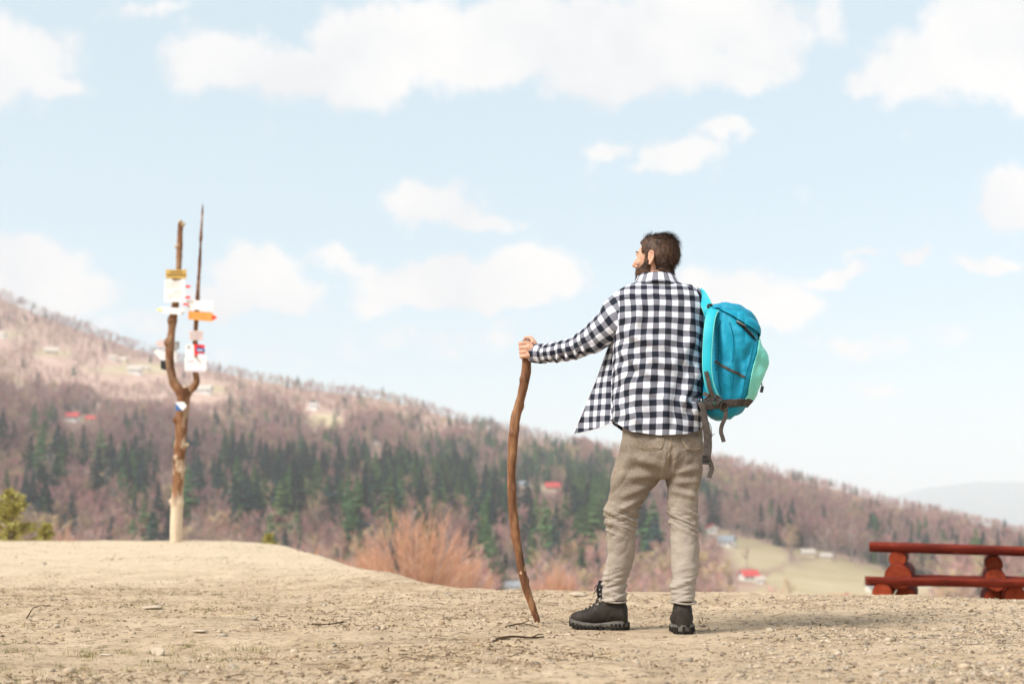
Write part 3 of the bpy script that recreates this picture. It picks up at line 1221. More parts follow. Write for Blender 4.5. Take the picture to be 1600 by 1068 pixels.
def plaid_mat(name):
    m = NT(name)
    sp = m.n('ShaderNodeSeparateXYZ')
    m.l(m.tc.outputs['UV'], sp.inputs[0])
    out = []
    for k in (0, 1):
        f = m.math('FRACT', m.math('DIVIDE', sp.outputs[k], (.0572, .0540)[k]))
        tri = m.math('ABSOLUTE', m.math('SUBTRACT', f, .5))
        mr = m.n('ShaderNodeMapRange', interpolation_type='SMOOTHSTEP')
        m.l(tri, mr.inputs['Value'])
        mr.inputs['From Min'].default_value = .225
        mr.inputs['From Max'].default_value = .265
        out.append(mr.outputs[0])
    s = m.math('MULTIPLY', m.math('ADD', out[0], out[1]), .5)
    col = m.ramp(s, [(0, (.70, .725, .79)), (.5, (.185, .185, .22)), (1, (.007, .010, .019))])
    w = m.n('ShaderNodeTexWave', wave_type='BANDS', bands_direction='DIAGONAL')
    w.inputs['Scale'].default_value = 260
    m.l(m.tc.outputs['UV'], w.inputs['Vector'])
    nz = m.noise(m.vec('UV'), 30, 4)
    col = m.mix(m.math('MULTIPLY', nz, .05), col, (.45, .46, .50))
    m.color(col).set(.92, .08)
    m.bsdf.inputs['Sheen Weight'].default_value = .0
    m.bump(m.math('ADD', m.math('MULTIPLY', m.noise(m.vec('UV'), 55, 5), .6), m.math('MULTIPLY', w.outputs['Fac'], .08)), .35, .004)
    return m.mat


PLAID = plaid_mat('gingham_cotton')

m = NT('washed_denim')
v_ = m.vec('Object')
base = m.ramp(m.noise(v_, 7, 5, .6), [(.3, (.145, .108, .078)), (.55, (.215, .168, .125)), (.75, (.31, .255, .20))])
sp = m.n('ShaderNodeSeparateXYZ')
m.l(m.tc.outputs['Object'], sp.inputs[0])
wash = m.n('ShaderNodeMapRange', interpolation_type='SMOOTHSTEP')
m.l(m.math('ADD', sp.outputs[2], m.math('MULTIPLY', m.noise(v_, 5, 3), .3)), wash.inputs['Value'])
wash.inputs['From Min'].default_value = .85
wash.inputs['From Max'].default_value = .45
base = m.mix(m.math('MULTIPLY', wash.outputs[0], .62), base, (.41, .355, .30))
tw = m.noise(m.vec('Object', (1, 1, .8)), 240, 3, .7)
base = m.mix(m.math('MULTIPLY', m.ramp(tw, [(.4, (0, 0, 0)), (.65, (1, 1, 1))]), .3), base, (.50, .455, .40))
m.color(base).set(.93, .12)
m.bump(m.math('ADD', m.noise(v_, 260, 4, .7), m.math('MULTIPLY', m.noise(m.vec('Object', (1, 1, 2.2)), 38, 4, .6), .9)), .5, .005)
DENIM = m.mat
STITCH = pmat('tan_stitching', (.40, .31, .20), (.50, .40, .28), 200, .9, .1)
LEATHER = pmat('dark_boot_leather', (.016, .0125, .010), (.042, .033, .026), 22, .7, .2, bump=.3, bdist=.004, bscale=90)
PADDED = pmat('black_boot_collar', (.010, .010, .011), (.022, .021, .021), 60, .8, .2, bump=.2, bscale=200)
MIDSOLE = pmat('grey_midsole', (.075, .068, .058), (.14, .128, .11), 30, .8, .25, bump=.2)
OUTSOLE = pmat('black_rubber_outsole', (.012, .0105, .009), (.035, .029, .023), 40, .9, .1, bump=.3)
LACE = pmat('dark_lace', (.03, .028, .026), (.09, .085, .08), 120, .8, .2)
METAL = pmat('dull_eyelet_metal', (.28, .26, .22), (.40, .38, .33), 50, .4, .5)

man = thing('person', (M(1022, 983).x, MAN_Y, 0), 'bearded man seen from behind in checked shirt and grey-brown jeans, holding a stick', 'person')

# ------------------------------------------------------------------ body (one continuous skin surface)
HEAD_YAW = math.radians(30)
HC = M(1024.5, 407, .03)
fwd = Vector((-math.cos(HEAD_YAW), math.sin(HEAD_YAW), 0))
lft = Vector((-math.sin(HEAD_YAW), -math.cos(HEAD_YAW), 0))
HR = Matrix((fwd, lft, Vector((0, 0, 1)))).transposed().to_4x4()
HR = HR @ Matrix.Rotation(math.radians(-3), 4, 'Y')       # chin a touch up


def H(x, y, z):
    return HC + (HR @ Vector((x, y, z, 0)).to_4d()).to_3d() if False else HC + HR.to_3x3() @ Vector((x, y, z))


body = MB()


def hell(c, r, rot=None):
    mb_ell(body, H(*c), r, HR if rot is None else HR @ rot)


hell((-.012, 0, .028), (.096, .074, .088))         # cranium
hell((.030, 0, .012), (.062, .066, .082))          # forehead and face block
hell((.036, 0, -.045), (.054, .055, .060))         # jaw
hell((.066, 0, -.082), (.026, .028, .022))         # chin
hell((.080, 0, .030), (.016, .044, .012))          # brow ridge
for s in (-1, 1):
    hell((.064, s * .038, -.014), (.024, .020, .018))   # cheek bones
    hell((.086, s * .009, -.027), (.012, .009, .008))   # nostrils
body.tube([H(.086, 0, .026), H(.100, 0, .0), H(.113, 0, -.022), H(.098, 0, -.031)], [.007, .009, .012, .006], 10)
hell((.088, 0, -.047), (.012, .022, .006))         # upper lip
hell((.086, 0, -.056), (.011, .019, .006))         # lower lip
for s in (-1, 1):                                   # ears
    pts = [(.006, .018), (.004, .030), (-.010, .037), (-.024, .030), (-.027, .010), (-.020, -.010), (-.008, -.026), (.003, -.022)]
    body.tube([H(x - .002, s * (.076 + .012 * (-x / .027)), z - .002) for x, z in pts], [.0045, .005, .005, .005, .005, .005, .007, .005], 8)
    hell((-.010, s * .077, .004), (.017, .005, .027))
# neck and the trunk under the clothes
body.tube([H(-.015, 0, -.03), H(-.026, 0, -.075), M(1026, 446, .005), M(1027, 462, 0)], [.056, .056, .060, .075], 20)
G, _ = rings_h([(1027, 450, 0, 34, .07), (1028, 466, 0, 56, .09), (1029, 500, 0, 62, .105), (1027, 560, 0, 60, .105), (1026, 610, 0, 52, .09), (1031, 660, 0, 50, .09), (1034, 700, 0, 50, .09), (1036, 728, 0, 46, .08)], 40, 28)
mb_grid(body, G)
for rows in ([(985, 478, 0, 22, .06), (950, 508, .05, 18, .05), (905, 541, .15, 12.5, .037), (868, 549, .25, 11.5, .034), (846, 551, .315, 9, .026), (836, 550, .34, 9, .022)],
             [(1072, 476, .0, 20, .055), (1078, 525, .10, 17, .048), (1070, 572, .20, 13, .038), (1074, 540, .235, 12, .034), (1080, 505, .235, 9, .026), (1082, 497, .235, 9, .024)]):
    G, _, _ = tube_rows(rows, 30, 16, ref=(0, .3, 1) if rows[0][0] < 1000 else (1, .2, 0))
    mb_grid(body, G)
LEG_L = [(1003, 715, .01, 34, .082), (994, 745, .012, 34, .082), (978, 785, .02, 26, .066), (969, 815, .03, 21, .058), (970, 845, .05, 19, .058), (967, 880, .075, 16, .050), (960, 915, .095, 13, .040), (958, 950, .10, 12, .036)]
LEG_R = [(1066, 715, 0, 28, .080), (1068, 745, -.005, 25, .080), (1067, 790, -.02, 21, .066), (1069, 825, -.04, 19, .058), (1071, 860, -.06, 18, .058), (1070, 895, -.08, 15, .048), (1067, 920, -.095, 13, .040), (1067, 950, -.10, 12, .036)]
for rows in (LEG_L, LEG_R):
    G, _ = rings_h([(q[0], q[1], q[2], q[3] * .86, q[4] * .86) for q in rows], 40, 18)
    mb_grid(body, G)
# left hand: a fist closed round the stick
HY = .345
body.tube([M(845, 551, HY - .03), M(834, 547, HY - .036), M(823, 541, HY - .036)], [.026, .026, .020], 12, squash=(1, 1))
body.tube([M(842, 552, HY - .03), M(832, 554, HY - .036), M(823, 555, HY - .036)], [.024, .023, .017], 12)
for i, (v0, ln) in enumerate(((535.6, 1.0), (542.6, 1.08), (549.5, 1.0), (556.2, .86))):
    kn = M(821.5 + i * .5, v0, HY - .040)
    body.tube([M(832, v0 + 1, HY - .036), kn, M(815.5 + i * .4, v0 + .4, HY - .036), M(812.6 + i * .6, v0 + 1.0, HY - .016), M(813.2 + i * .6, v0 + 1.6, HY + .012 * ln),
               M(818, v0 + 1.6, HY + .029 * ln), M(825, v0 + 1.2, HY + .029)], [.0108, .0116, .0102, .0108, .0100, .009, .008], 8)
body.tube([M(840, 545, HY - .028), M(834, 534, HY - .022), M(829.5, 527.5, HY - .010), M(823, 527, HY + .010), M(819, 529, HY + .024)], [.015, .0125, .0108, .0098, .008], 10)
# right hand hooked on the strap in front of the shoulder
for i in range(4):
    b0 = M(1083 + i * .4, 496 - i * 6.5, .236)
    body.tube([M(1081, 498 - i * 4, .235), b0, b0 + Vector((.018, .022, 0)), b0 + Vector((.036, .012, -.004)), b0 + Vector((.034, -.012, -.004))], [.012, .0098, .0092, .0088, .007], 8)
body.tube([M(1081, 500, .235), M(1081, 488, .238), M(1083, 478, .238)], [.024, .024, .016], 12)
body.tube([M(1079, 500, .225), M(1083, 494, .205), M(1088, 486, .20)], [.012, .0105, .008], 8)
bme = remesh(body, .0040, 3, .45)
link('body', bme, SKIN, man)
for s in (-1, 1):
    e = MB()
    mb_ell(e, H(.0715, s * .031, .010), (.0120, .0120, .0120))
    e.build('eye', pmat('eye_white', (.55, .52, .48), (.7, .68, .64), 30, .2, .5), man, True)

# ------------------------------------------------------------------ hair and beard
def cran(d):
    """head surface radius (local frame) along direction d from (-.005, 0, .02)"""
    best = np.zeros(len(d))
    for c, r in (((-.012, 0, .028), (.096, .074, .088)), ((.030, 0, .012), (.062, .066, .082)), ((.036, 0, -.045), (.054, .055, .060)), ((.066, 0, -.082), (.026, .028, .022)),
                 ((-.03, 0, -.06), (.055, .056, .07))):
        o = (np.array([-.005, 0, .02]) - np.array(c)) / np.array(r)
        k = d / np.array(r)
        A, B, C_ = (k * k).sum(1), (k * o).sum(1), (o * o).sum() - 1
        disc = B * B - A * C_
        t = np.where(disc > 0, (-B + np.sqrt(np.maximum(disc, 0))) / A, 0)
        best = np.maximum(best, t)
    return best


O0 = np.array([-.005, 0, .02])


def hair_ok(p):
    x, y, z = p[:, 0], np.abs(p[:, 1]), p[:, 2]
    front = z > .070 + np.clip(x - .05, 0, 1) * .2 + .012 * np.clip((.03 - y) / .03, 0, 1)
    side = (x < .052 - np.clip((y - .035) * .25, 0, .02)) & (z > .030 - np.clip(-x - .0, 0, .03) * 1.0)
    back = (x < -.024) & (z > -.078 + np.clip(x + .10, 0, .08) * .45)
    burn = (x > .004) & (x < .024) & (y > .045) & (z > -.03)
    return (front & (x < .075)) | side | back | burn


def beard_ok(p):
    x, y, z = p[:, 0], np.abs(p[:, 1]), p[:, 2]
    jaw = (z < -.040 + np.clip(.07 - x, 0, .05) * .55) & (x > .008) & (z > -.115)
    mo = (x > .07) & (z < -.034) & (z > -.050)
    burn = (x > .002) & (x < .026) & (z < .0) & (z > -.07) & (y > .04)
    return jaw | mo | burn


def to_world(p):
    R = np.array(HR.to_3x3())
    return p @ R.T + np.array(HC)


V5, F5 = ico(5)
rr = cran(V5)


def shell(name, okf, off, mat, parent):
    p0 = O0 + V5 * rr[:, None]
    ok = okf(p0)
    q = O0 + V5 * (rr + off(p0) + .004 * fbm(V5 * 14, 3, 6))[:, None]
    q = np.where(ok[:, None], q, O0 + V5 * (rr - .004)[:, None])
    fc = F5[ok[F5].any(1)]
    used = np.unique(fc)
    mp = -np.ones(len(V5), int)
    mp[used] = np.arange(len(used))
    return to_world(q[used]), mp[fc]


def strands(n, okf, off, dirf, lenf, seed, w=.0011, segs=4):
    g = np.random.default_rng(seed)
    d = g.normal(size=(n * 14, 3))
    d /= np.linalg.norm(d, axis=1)[:, None]
    r = cran(d)
    p = O0 + d * r[:, None]
    k = okf(p)
    d, r, p = d[k][:n], r[k][:n], p[k][:n]
    root = O0 + d * (r + off(p) * .6)[:, None]
    cl = fbm(p * 45, 2, seed)[:, None]
    t = dirf(p, d) + g.normal(0, .09, p.shape) + np.concatenate([cl * .35, -cl * .3, cl * .2], 1)
    t /= np.linalg.norm(t, axis=1)[:, None]
    L = lenf(p) * g.uniform(.6, 1.15, len(p))
    side = np.cross(t, d)
    side /= np.linalg.norm(side, axis=1)[:, None] + 1e-9
    Vs = []
    for i in range(segs + 1):
        f = i / segs
        lift = d * (L * .13 * math.sin(min(1, f * 1.1) * math.pi * .55))[:, None]
        c = root + t * (L * f)[:, None] + lift * .55 + np.array([0, 0, -.25])[None] * (L * f * f * .35)[:, None]
        ww = w * (1 - f * .8)
        Vs += [c - side * ww, c + side * ww]
    A = np.stack(Vs, 1)
    m_ = A.shape[1]
    base = (np.arange(len(A)) * m_)[:, None, None]
    quad = np.array([[2 * i, 2 * i + 1, 2 * i + 3, 2 * i + 2] for i in range(segs)])[None]
    return to_world(A.reshape(-1, 3)), (base + quad).reshape(-1, 4)


def hoff(p):
    x, y, z = p[:, 0], np.abs(p[:, 1]), p[:, 2]
    top = np.clip((z - .04) / .06, 0, 1)
    return (.006 + .005 * top + .006 * np.clip((-x - .02) / .07, 0, 1) * np.clip((z + .03) / .05, 0, 1) + .011 * top * np.clip((x - .035) / .04, 0, 1))


def hdir(p, d):
    x, y, z = p[:, 0], p[:, 1], p[:, 2]
    top = np.clip((z - .055) / .05, 0, 1)[:, None]
    fr = np.clip((x - .02) / .05, 0, 1)[:, None]
    t = np.array([-.55, 0, -.75]) * (1 - top) + top * (np.array([-.85, .12, .25]) * (1 - fr) + np.array([-.12, .2, .95]) * fr)
    return t + d * .14


def hlen(p):
    x, z = p[:, 0], p[:, 2]
    top = np.clip((z - .05) / .05, 0, 1)
    return .014 + .026 * top + .010 * np.clip((-x - .05) / .05, 0, 1) + .014 * top * np.clip((x - .03) / .03, 0, 1)


def merge_mesh(name, parts):
    V, Fl, b = [], [], 0
    for vv_, ff in parts:
        V.append(vv_)
        Fl += (ff + b).tolist()
        b += len(vv_)
    return mesh_np(name, np.concatenate(V), Fl)


link('hair', merge_mesh('hair', [shell('cap', hair_ok, hoff, HAIR, man), strands(5200, hair_ok, hoff, hdir, hlen, 3)]), HAIR, man)
boff = lambda p: .007 + .006 * np.clip((-p[:, 2] - .04) / .05, 0, 1)
bdir = lambda p, d: np.array([.25, 0, -.8]) + d * .7
blen = lambda p: .011 + .012 * np.clip((-p[:, 2] - .05) / .05, 0, 1)
link('beard', merge_mesh('beard', [shell('b', beard_ok, boff, BEARD, man), strands(2600, beard_ok, boff, bdir, blen, 5, .0010, 3)]), BEARD, man)
brow = MB()
for s in (-1, 1):
    brow.tube([H(.090, s * .014, .034), H(.088, s * .030, .040), H(.070, s * .050, .034)], [.003, .0042, .002], 6)
brow.build('eyebrows', BEARD, man, True)

# ------------------------------------------------------------------ shirt
TR = [(1026, 434, .004, 23, .070), (1026, 440, .003, 28, .078), (1026, 446.5, .002, 46, .088), (1027, 454, 0, 61, .100), (1028, 465, 0, 69, .114), (1029, 485, 0, 72, .126),
      (1029, 520, 0, 72.5, .132), (1028, 560, 0, 70.5, .130), (1025.5, 600, 0, 69, .126), (1026, 640, 0, 70, .130), (1027, 668, 0, 71.5, .134), (1027, 690, 0, 72, .136)]
NR, NS = 190, 200
G, C = rings_h(TR, NR, NS, 2.35)
th = np.linspace(0, 2 * np.pi, NS, endpoint=False) - np.pi / 2
vh = interp(np.cos(th), [-1, -.9, -.55, 0, .5, .9, 1], [654, 663, 676, 682, 680, 673, 664])
vrow = C[:, 1]
for i in range(NR):
    if vrow[i] > 590:
        v2 = 590 + (vrow[i] - 590) * (vh - 590) / 100
        G[i, :, 2] = [M(1026, q).z for q in v2]
N = normals_grid(G)
if (N[NR // 2, 0] @ np.array([0, -1, 0])) < 0: N = -N
SH_F = [(962, 545, 1010, 590, 7, .007), (958, 560, 1000, 640, 8, .006), (965, 520, 1030, 545, 7, .005), (1095, 560, 1060, 640, 7, .007), (1097, 590, 1075, 660, 6, .006), (1090, 520, 1050, 570, 8, .005),
        (975, 640, 1010, 672, 7, .005), (1040, 600, 1032, 672, 8, .005), (1000, 470, 985, 540, 6, .004), (1070, 480, 1080, 540, 7, .005), (1010, 560, 1060, 585, 8, .004), (985, 600, 1045, 628, 7, .004),
        (1055, 620, 1090, 652, 5, .005), (1060, 560, 1096, 600, 5, .005)]
vv_ = vrow[:, None] + 0 * th[None]
amp = np.clip((vv_ - 455) / 40, 0, 1)
disp = 2.3 * folds(G, N, SH_F) + amp * (.008 * fbm(G * np.array([7, 7, 4]), 3, 12) + .006 * (2.4 * np.abs(fbm(G * np.array([13, 13, 7]) + 3, 2, 13)) - .7))
disp += amp * .004 * np.clip((vv_ - 600) / 70, 0, 1) * np.sin(th * 9 + 1.3)[None]
G = G + N * disp[..., None]
R, cu, per, cv = grid_uv(G)
uvu = np.where(cu > per / 2, cu - per, cu)
uvu[:, -1] = uvu[:, -1]
# seam at the front: rotate the grid so column 0 is the front centre
hs = NS // 2
Rf = np.roll(G, -hs, 1)
duf = np.linalg.norm(np.diff(np.concatenate([Rf, Rf[:, :1]], 1), axis=1), axis=2)
cuf = np.concatenate([np.zeros((NR, 1)), np.cumsum(duf, 1)], 1)
uvu = cuf - cuf[:, hs:hs + 1]
zz = G[:, :, 2]
uvv = np.repeat(np.concatenate([zz, zz[:, :1]], 1)[:, :1] * 0, NS + 1, 1) + cv[:, None]
Z2 = np.roll(zz, -hs, 1)
Z2 = np.concatenate([Z2, Z2[:, :1]], 1)
low = vrow[:, None] > 466
zt = M(1026, 466).z
cv0 = float(np.interp(466, vrow, cv))
uvv = np.where(low, cv0 + (zt - Z2), cv[:, None])
Wp = np.concatenate([Rf, Rf[:, :1]], 1)
sag = .020 * (uvu / .25) ** 2 * np.clip((vrow[:, None] - 470) / 60, 0, 1)
uvu = uvu + .012 * fbm(Wp * np.array([4, 4, 6]), 3, 91) - .10 * uvu * np.clip((vrow[:, None] - 460) / 220, 0, 1) + .035 * (uvv - .1)
uvv = uvv + .010 * fbm(Wp * np.array([6, 6, 4]), 3, 93) - sag
shirt = link('shirt', grid_to_mesh('shirt', Rf, uvu + .012, uvv), PLAID, man)
tag(shirt, 'black and white gingham shirt, open at the front')
solidify(shirt, .0016)


def sleeve(rows, nr, ns, ref, fl, seed, name='sleeve', amp=1.0, off=0):
    G, ctr, ra = tube_rows(rows, nr, ns, ref)
    N = normals_grid(G)
    if ((G[nr // 2] - ctr[nr // 2]) * N[nr // 2]).sum() < 0: N = -N
    t = np.linspace(0, 1, nr)[:, None]
    d = 1.25 * folds(G, N, fl) + amp * (.005 * fbm(G * 13, 3, seed) + .0032 * (2.4 * np.abs(fbm(G * np.array([22, 14, 14]), 2, seed + 1)) - .7) - .002)
    G = G + N * d[..., None]
    _, cu, per, cv = grid_uv(G)
    cu = cu / per * per.mean()
    me = grid_to_mesh(name, G, cu + off, np.repeat(cv[:, None], ns + 1, 1))
    o = link(name, me, PLAID, shirt)
    solidify(o, .0016)
    return o


SLV = [(1004, 474, .0, 32, .085), (986, 482, .004, 35, .088), (966, 496, .012, 34.5, .085), (948, 512, .045, 28.5, .076), (929, 527, .085, 24.5, .068), (911, 537, .13, 20.5, .062), (897, 543.5, .165, 18, .057),
       (880, 547.5, .215, 16.2, .053), (863, 550.5, .262, 16.2, .051), (848, 552, .300, 15.2, .047), (840, 552, .320, 14.2, .043)]
SLF = [(908, 520, 918, 556, 4, .007), (898, 528, 905, 560, 3.5, .007), (886, 532, 890, 562, 3.5, .006), (874, 536, 872, 566, 3.5, .007), (860, 537, 864, 566, 3, .005), (925, 506, 940, 545, 5, .005),
       (950, 482, 968, 535, 6, .005), (915, 545, 935, 548, 4, .005), (870, 556, 905, 556, 3.5, .006)]
sleeve(SLV, 130, 84, (0, .3, 1), SLF, 50)
cuf = [(851, 552, .293, 15.4, .050), (846, 552, .305, 16.0, .050), (838, 552, .322, 15.8, .049), (832, 552, .336, 15.0, .046)]
sleeve(cuf, 24, 60, (0, .3, 1), [(844, 540, 846, 566, 3, .003)], 55, 'cuff', .4, .02)
sleeve([(1056, 470, 0, 30, .082), (1072, 474, .0, 32, .080), (1078, 490, .03, 27, .075), (1076, 525, .11, 23, .066), (1068, 560, .185, 19, .058), (1068, 570, .212, 18, .055), (1072, 552, .226, 17, .05), (1076, 526, .232, 15, .045), (1079, 514, .234, 13, .040)],
       100, 60, (1, .2, 0), [], 60, 'sleeve', 1, .01)
# collar: stand and fold, open towards the throat
cth = np.linspace(-.80 * np.pi, .80 * np.pi, 90) - np.pi / 2
rowsC = []
for k, (v0, a, b) in enumerate(((444, 29, .083), (436, 26.5, .077), (430.5, 25.5, .074), (429.0, 26.8, .078), (431, 29.5, .086), (437, 32.5, .094), (443, 36, .103), (446.5, 39, .110))):
    o_ = M(1026, v0, .004)
    tip = np.clip((np.abs(cth + np.pi / 2) / np.pi - .5) / .3, 0, 1)
    rowsC.append(np.stack([o_.x + px(a) * np.cos(cth), o_.y + b * np.sin(cth), o_.z - .006 * np.cos(cth + np.pi / 2) * 0 - tip * .02 + .004 * np.sin(cth * 3) * (k > 3)], -1))
GC = crom(np.stack(rowsC).reshape(len(rowsC), -1), 30).reshape(30, 90, 3)
uC = np.linspace(-.26, .26, 90)[None].repeat(30, 0)
vC = np.linspace(0, .085, 30)[:, None].repeat(90, 1)
co = link('collar', grid_to_mesh('collar', GC, uC + .017, vC + .02, wrap=False), PLAID, shirt)
solidify(co, .002, 0)
# front panel blown open by the wind, free edge and hem in the air
nrf, ncf = 90, 60
tv = np.linspace(0, 1, nrf)
innu, innv = interp(tv, [0, .5, 1], [972, 965, 962]), interp(tv, [0, 1], [520, 656])
outu = crom([[958], [951], [944], [934], [923], [911], [903], [897]], nrf)[:, 0]
outv = crom([[524], [541], [560], [587], [613], [642], [661], [677]], nrf)[:, 0]
GF = np.zeros((nrf, ncf, 3))
for i in range(nrf):
    for j in range(ncf):
        f = j / (ncf - 1)
        u_ = innu[i] + (outu[i] - innu[i]) * f
        v_ = innv[i] + (outv[i] - innv[i]) * f + 6.5 * math.sin(f * math.pi) * tv[i] ** 3 * .6
        dy = .035 + .10 * f + .022 * math.sin(f * 7 + tv[i] * 3) * tv[i] + .03 * tv[i] * f
        GF[i, j] = M(u_, v_, dy)
NF = normals_grid(GF, False)
GF += NF * (.008 * fbm(GF * np.array([9, 9, 4]), 3, 71) * tv[:, None])[..., None]
uF = np.cumsum(np.concatenate([np.zeros((nrf, 1)), np.linalg.norm(np.diff(GF, axis=1), axis=2)], 1), 1)
vF = np.repeat((np.concatenate([[0], np.cumsum(np.linalg.norm(np.diff(GF[:, 0], axis=0), axis=1))]))[:, None], ncf, 1)
vF = (GF[0, 0, 2] - GF[:, :, 2])
fl = link('front_panel', grid_to_mesh('front_panel', GF, uF + .01, vF + .03, wrap=False), PLAID, shirt)
tag(fl, 'loose front of the shirt blown sideways by wind')
solidify(fl, .0018, 0)
hem = MB()
hem.tube([tuple(GF[-1, j]) for j in range(0, ncf, 3)], .0022, 6)
hem.tube([tuple(GF[i, -1]) for i in range(0, nrf, 3)], .0022, 6)
hem.build('hem', pmat('white_hem', (.55, .55, .57), (.68, .68, .70), 60, .9, .1), shirt, True)
yoke = MB()
sh_bvh = BVHTree.FromPolygons([tuple(q) for q in G.reshape(-1, 3)], grid_faces(NR, NS, True).tolist())


def on_surface(bvh, u, v, off=.002, dy=-.6):
    a = M(u, v, dy)
    d = (a - Vector((0, 0, CAMH))).normalized()
    h = bvh.ray_cast(a, d)
    if h[0] is None:
        return None
    n = h[1] if h[1].y < 0 else -h[1]
    return h[0] + n * off


pts = [on_surface(sh_bvh, u_, 462.5 + .0011 * (u_ - 1027) ** 2, .0012) for u_ in np.linspace(968, 1088, 40)]
yoke.tube([q for q in pts if q], .0016, 6)
yoke.build('yoke_seam', PLAID, shirt, True)

# ------------------------------------------------------------------ jeans
JL = [(1004, 712, .008, 39, .105), (999, 735, .010, 41, .104), (988, 760, .014, 34, .092), (978, 780, .02, 29, .082), (970.5, 800, .026, 27.5, .076), (970, 815, .032, 25.2, .073), (970.5, 840, .046, 22.8, .073), (969, 870, .068, 21.2, .069),
      (961.5, 900, .088, 19.8, .063), (958.5, 918, .098, 18.6, .059), (959, 930, .102, 18.6, .061), (959.5, 938, .102, 18.8, .063)]
JR = [(1066, 712, .0, 33, .102), (1067.5, 740, -.004, 29, .100), (1067.5, 760, -.010, 26.2, .092), (1066.5, 790, -.022, 24, .078), (1069, 820, -.040, 22.4, .074), (1071, 860, -.062, 21.4, .072), (1070, 900, -.085, 19.4, .062), (1067, 920, -.096, 19.2, .058),
      (1067.5, 932, -.098, 18.8, .061), (1067.5, 940, -.098, 19, .063)]
PEL = [(1031, 622, 0, 60, .110), (1032, 645, 0, 62, .112), (1035, 672, .0, 63.5, .116), (1034, 700, -.004, 65.5, .124), (1032, 722, -.004, 66.5, .122), (1036, 738, .0, 58, .10), (1040, 748, .004, 42, .075)]
jm = MB()
for rows, ns in ((JL, 40), (JR, 40), (PEL, 56)):
    G_, _ = rings_h(rows, 70, ns, 2.15)
    mb_grid(jm, G_)
jme = remesh(jm, .0048, 8, .5)
V, N = get_v(jme)
vpx = np.interp(-V[:, 2], [-M(1020, q).z for q in range(600, 1000, 5)], list(range(600, 1000, 5)))
knee = np.exp(-((vpx - 812) / 20) ** 2)
ank = np.clip((vpx - 880) / 30, 0, 1)
thigh = np.exp(-((vpx - 755) / 30) ** 2)
rid = lambda p, s: 2.6 * np.minimum(np.abs(fbm(p, 2, s)), .55) - .75      # rounded folds with sharp creases between
d = .0095 * knee * rid(np.stack([V[:, 0] * 6, V[:, 1] * 6, (V[:, 2] + .45 * V[:, 0]) * 44 + 1], -1), 81) + .0065 * ank * (.35 + rid(np.stack([V[:, 0] * 6, V[:, 1] * 6, (V[:, 2] - .35 * V[:, 0]) * 46], -1), 82)) + .004 * (knee + ank) * rid(V * np.array([14, 14, 85]), 87)
d += .0055 * np.clip(1 - knee - ank, 0, 1) * rid(V @ np.array([[10, 0, 4], [0, 10, 0], [-8, 0, 9.]]) * .9, 83) + .003 * fbm(V * 16, 3, 84)
JF = [(1040, 738, 985, 712, 6, .007), (1038, 745, 975, 745, 6, .007), (1036, 752, 968, 775, 5, .006), (1044, 742, 1090, 730, 5, .006), (1044, 752, 1092, 756, 5, .006), (1045, 765, 1088, 778, 4, .005), (1018, 770, 960, 800, 4, .006),
      (1046, 705, 1040, 742, 4, -.008), (985, 690, 960, 770, 6, .004), (1095, 700, 1080, 790, 6, .004)]
d += 1.3 * folds(V, N, JF)
V = V + N * d[:, None]
set_v(jme, V)
jeans = link('jeans', jme, DENIM, man)
jb = BVHTree.FromPolygons([tuple(q) for q in V], [list(q.vertices) for q in jme.polygons])


def stitch(paths, parent, name='stitching', r=.0011, bvh=jb, mat=STITCH, off=.0006):
    mb = MB()
    for path in paths:
        c = crom([[*q] for q in path], max(8, 9 * len(path)))
        pts = [on_surface(bvh, a, b, off) for a, b in c]
        pts = [q for q in pts if q is not None]
        if len(pts) > 2: mb.tube(pts, r, 5)
    return mb.build(name, mat, parent, True)


def patch(name, quad, bvh, mat, parent, off=.0025, n=18, th=.002):
    """piece of cloth sewn on: corners in photo pixels (tl, tr, br, bl) dropped on the surface"""
    G_ = []
    tl, tr, br, bl = [np.array(q, float) for q in quad]
    for i in range(n):
        for j in range(n):
            a, b = i / (n - 1), j / (n - 1)
            q = (tl * (1 - b) + tr * b) * (1 - a) + (bl * (1 - b) + br * b) * a
            p_ = on_surface(bvh, q[0], q[1], off)
            G_.append(p_ if p_ is not None else (G_[-1] if G_ else M(*q)))
    me = mesh_np(name, np.array([tuple(q) for q in G_]), grid_faces(n, n))
    o = link(name, me, mat, parent)
    solidify(o, th, 0)
    return o


pk1 = patch('back_pocket', ((990, 676), (1038, 682), (1034, 701), (1000, 699)), jb, DENIM, jeans)
pk2 = patch('back_pocket', ((1062, 684), (1096, 680), (1094, 702), (1072, 703)), jb, DENIM, jeans)
stitch([[(991, 684), (997, 697), (1012, 702), (1033, 699), (1037, 684)], [(993, 684), (999, 695.5), (1013, 700), (1031, 697)]], pk1, off=.0036)
stitch([[(1064, 686), (1073, 700), (1084, 703), (1094, 699)], [(1066, 687), (1074, 698.5), (1084, 701)]], pk2, off=.0036)
stitch([[(1047, 684), (1044, 712), (1041, 735)], [(1049, 684), (1046, 712), (1043, 734)], [(968, 720), (957, 765), (951, 800), (953, 840), (953, 880), (948, 915), (950, 928)]], jeans)
for rows, vv0 in ((JL, 938.5), (JR, 940.5)):
    q = rows[-1]
    hm = MB()
    n_ = 40
    pts = [M(q[0], vv0, q[2]) + Vector((px(q[3] + .6) * math.cos(t), (q[4] + .002) * math.sin(t), .004 * math.sin(t * 2 + 1))) for t in np.linspace(0, 2 * math.pi, n_)]
    hm.tube(pts, .0042, 8, False)
    hm.build('hem', DENIM, jeans, True)

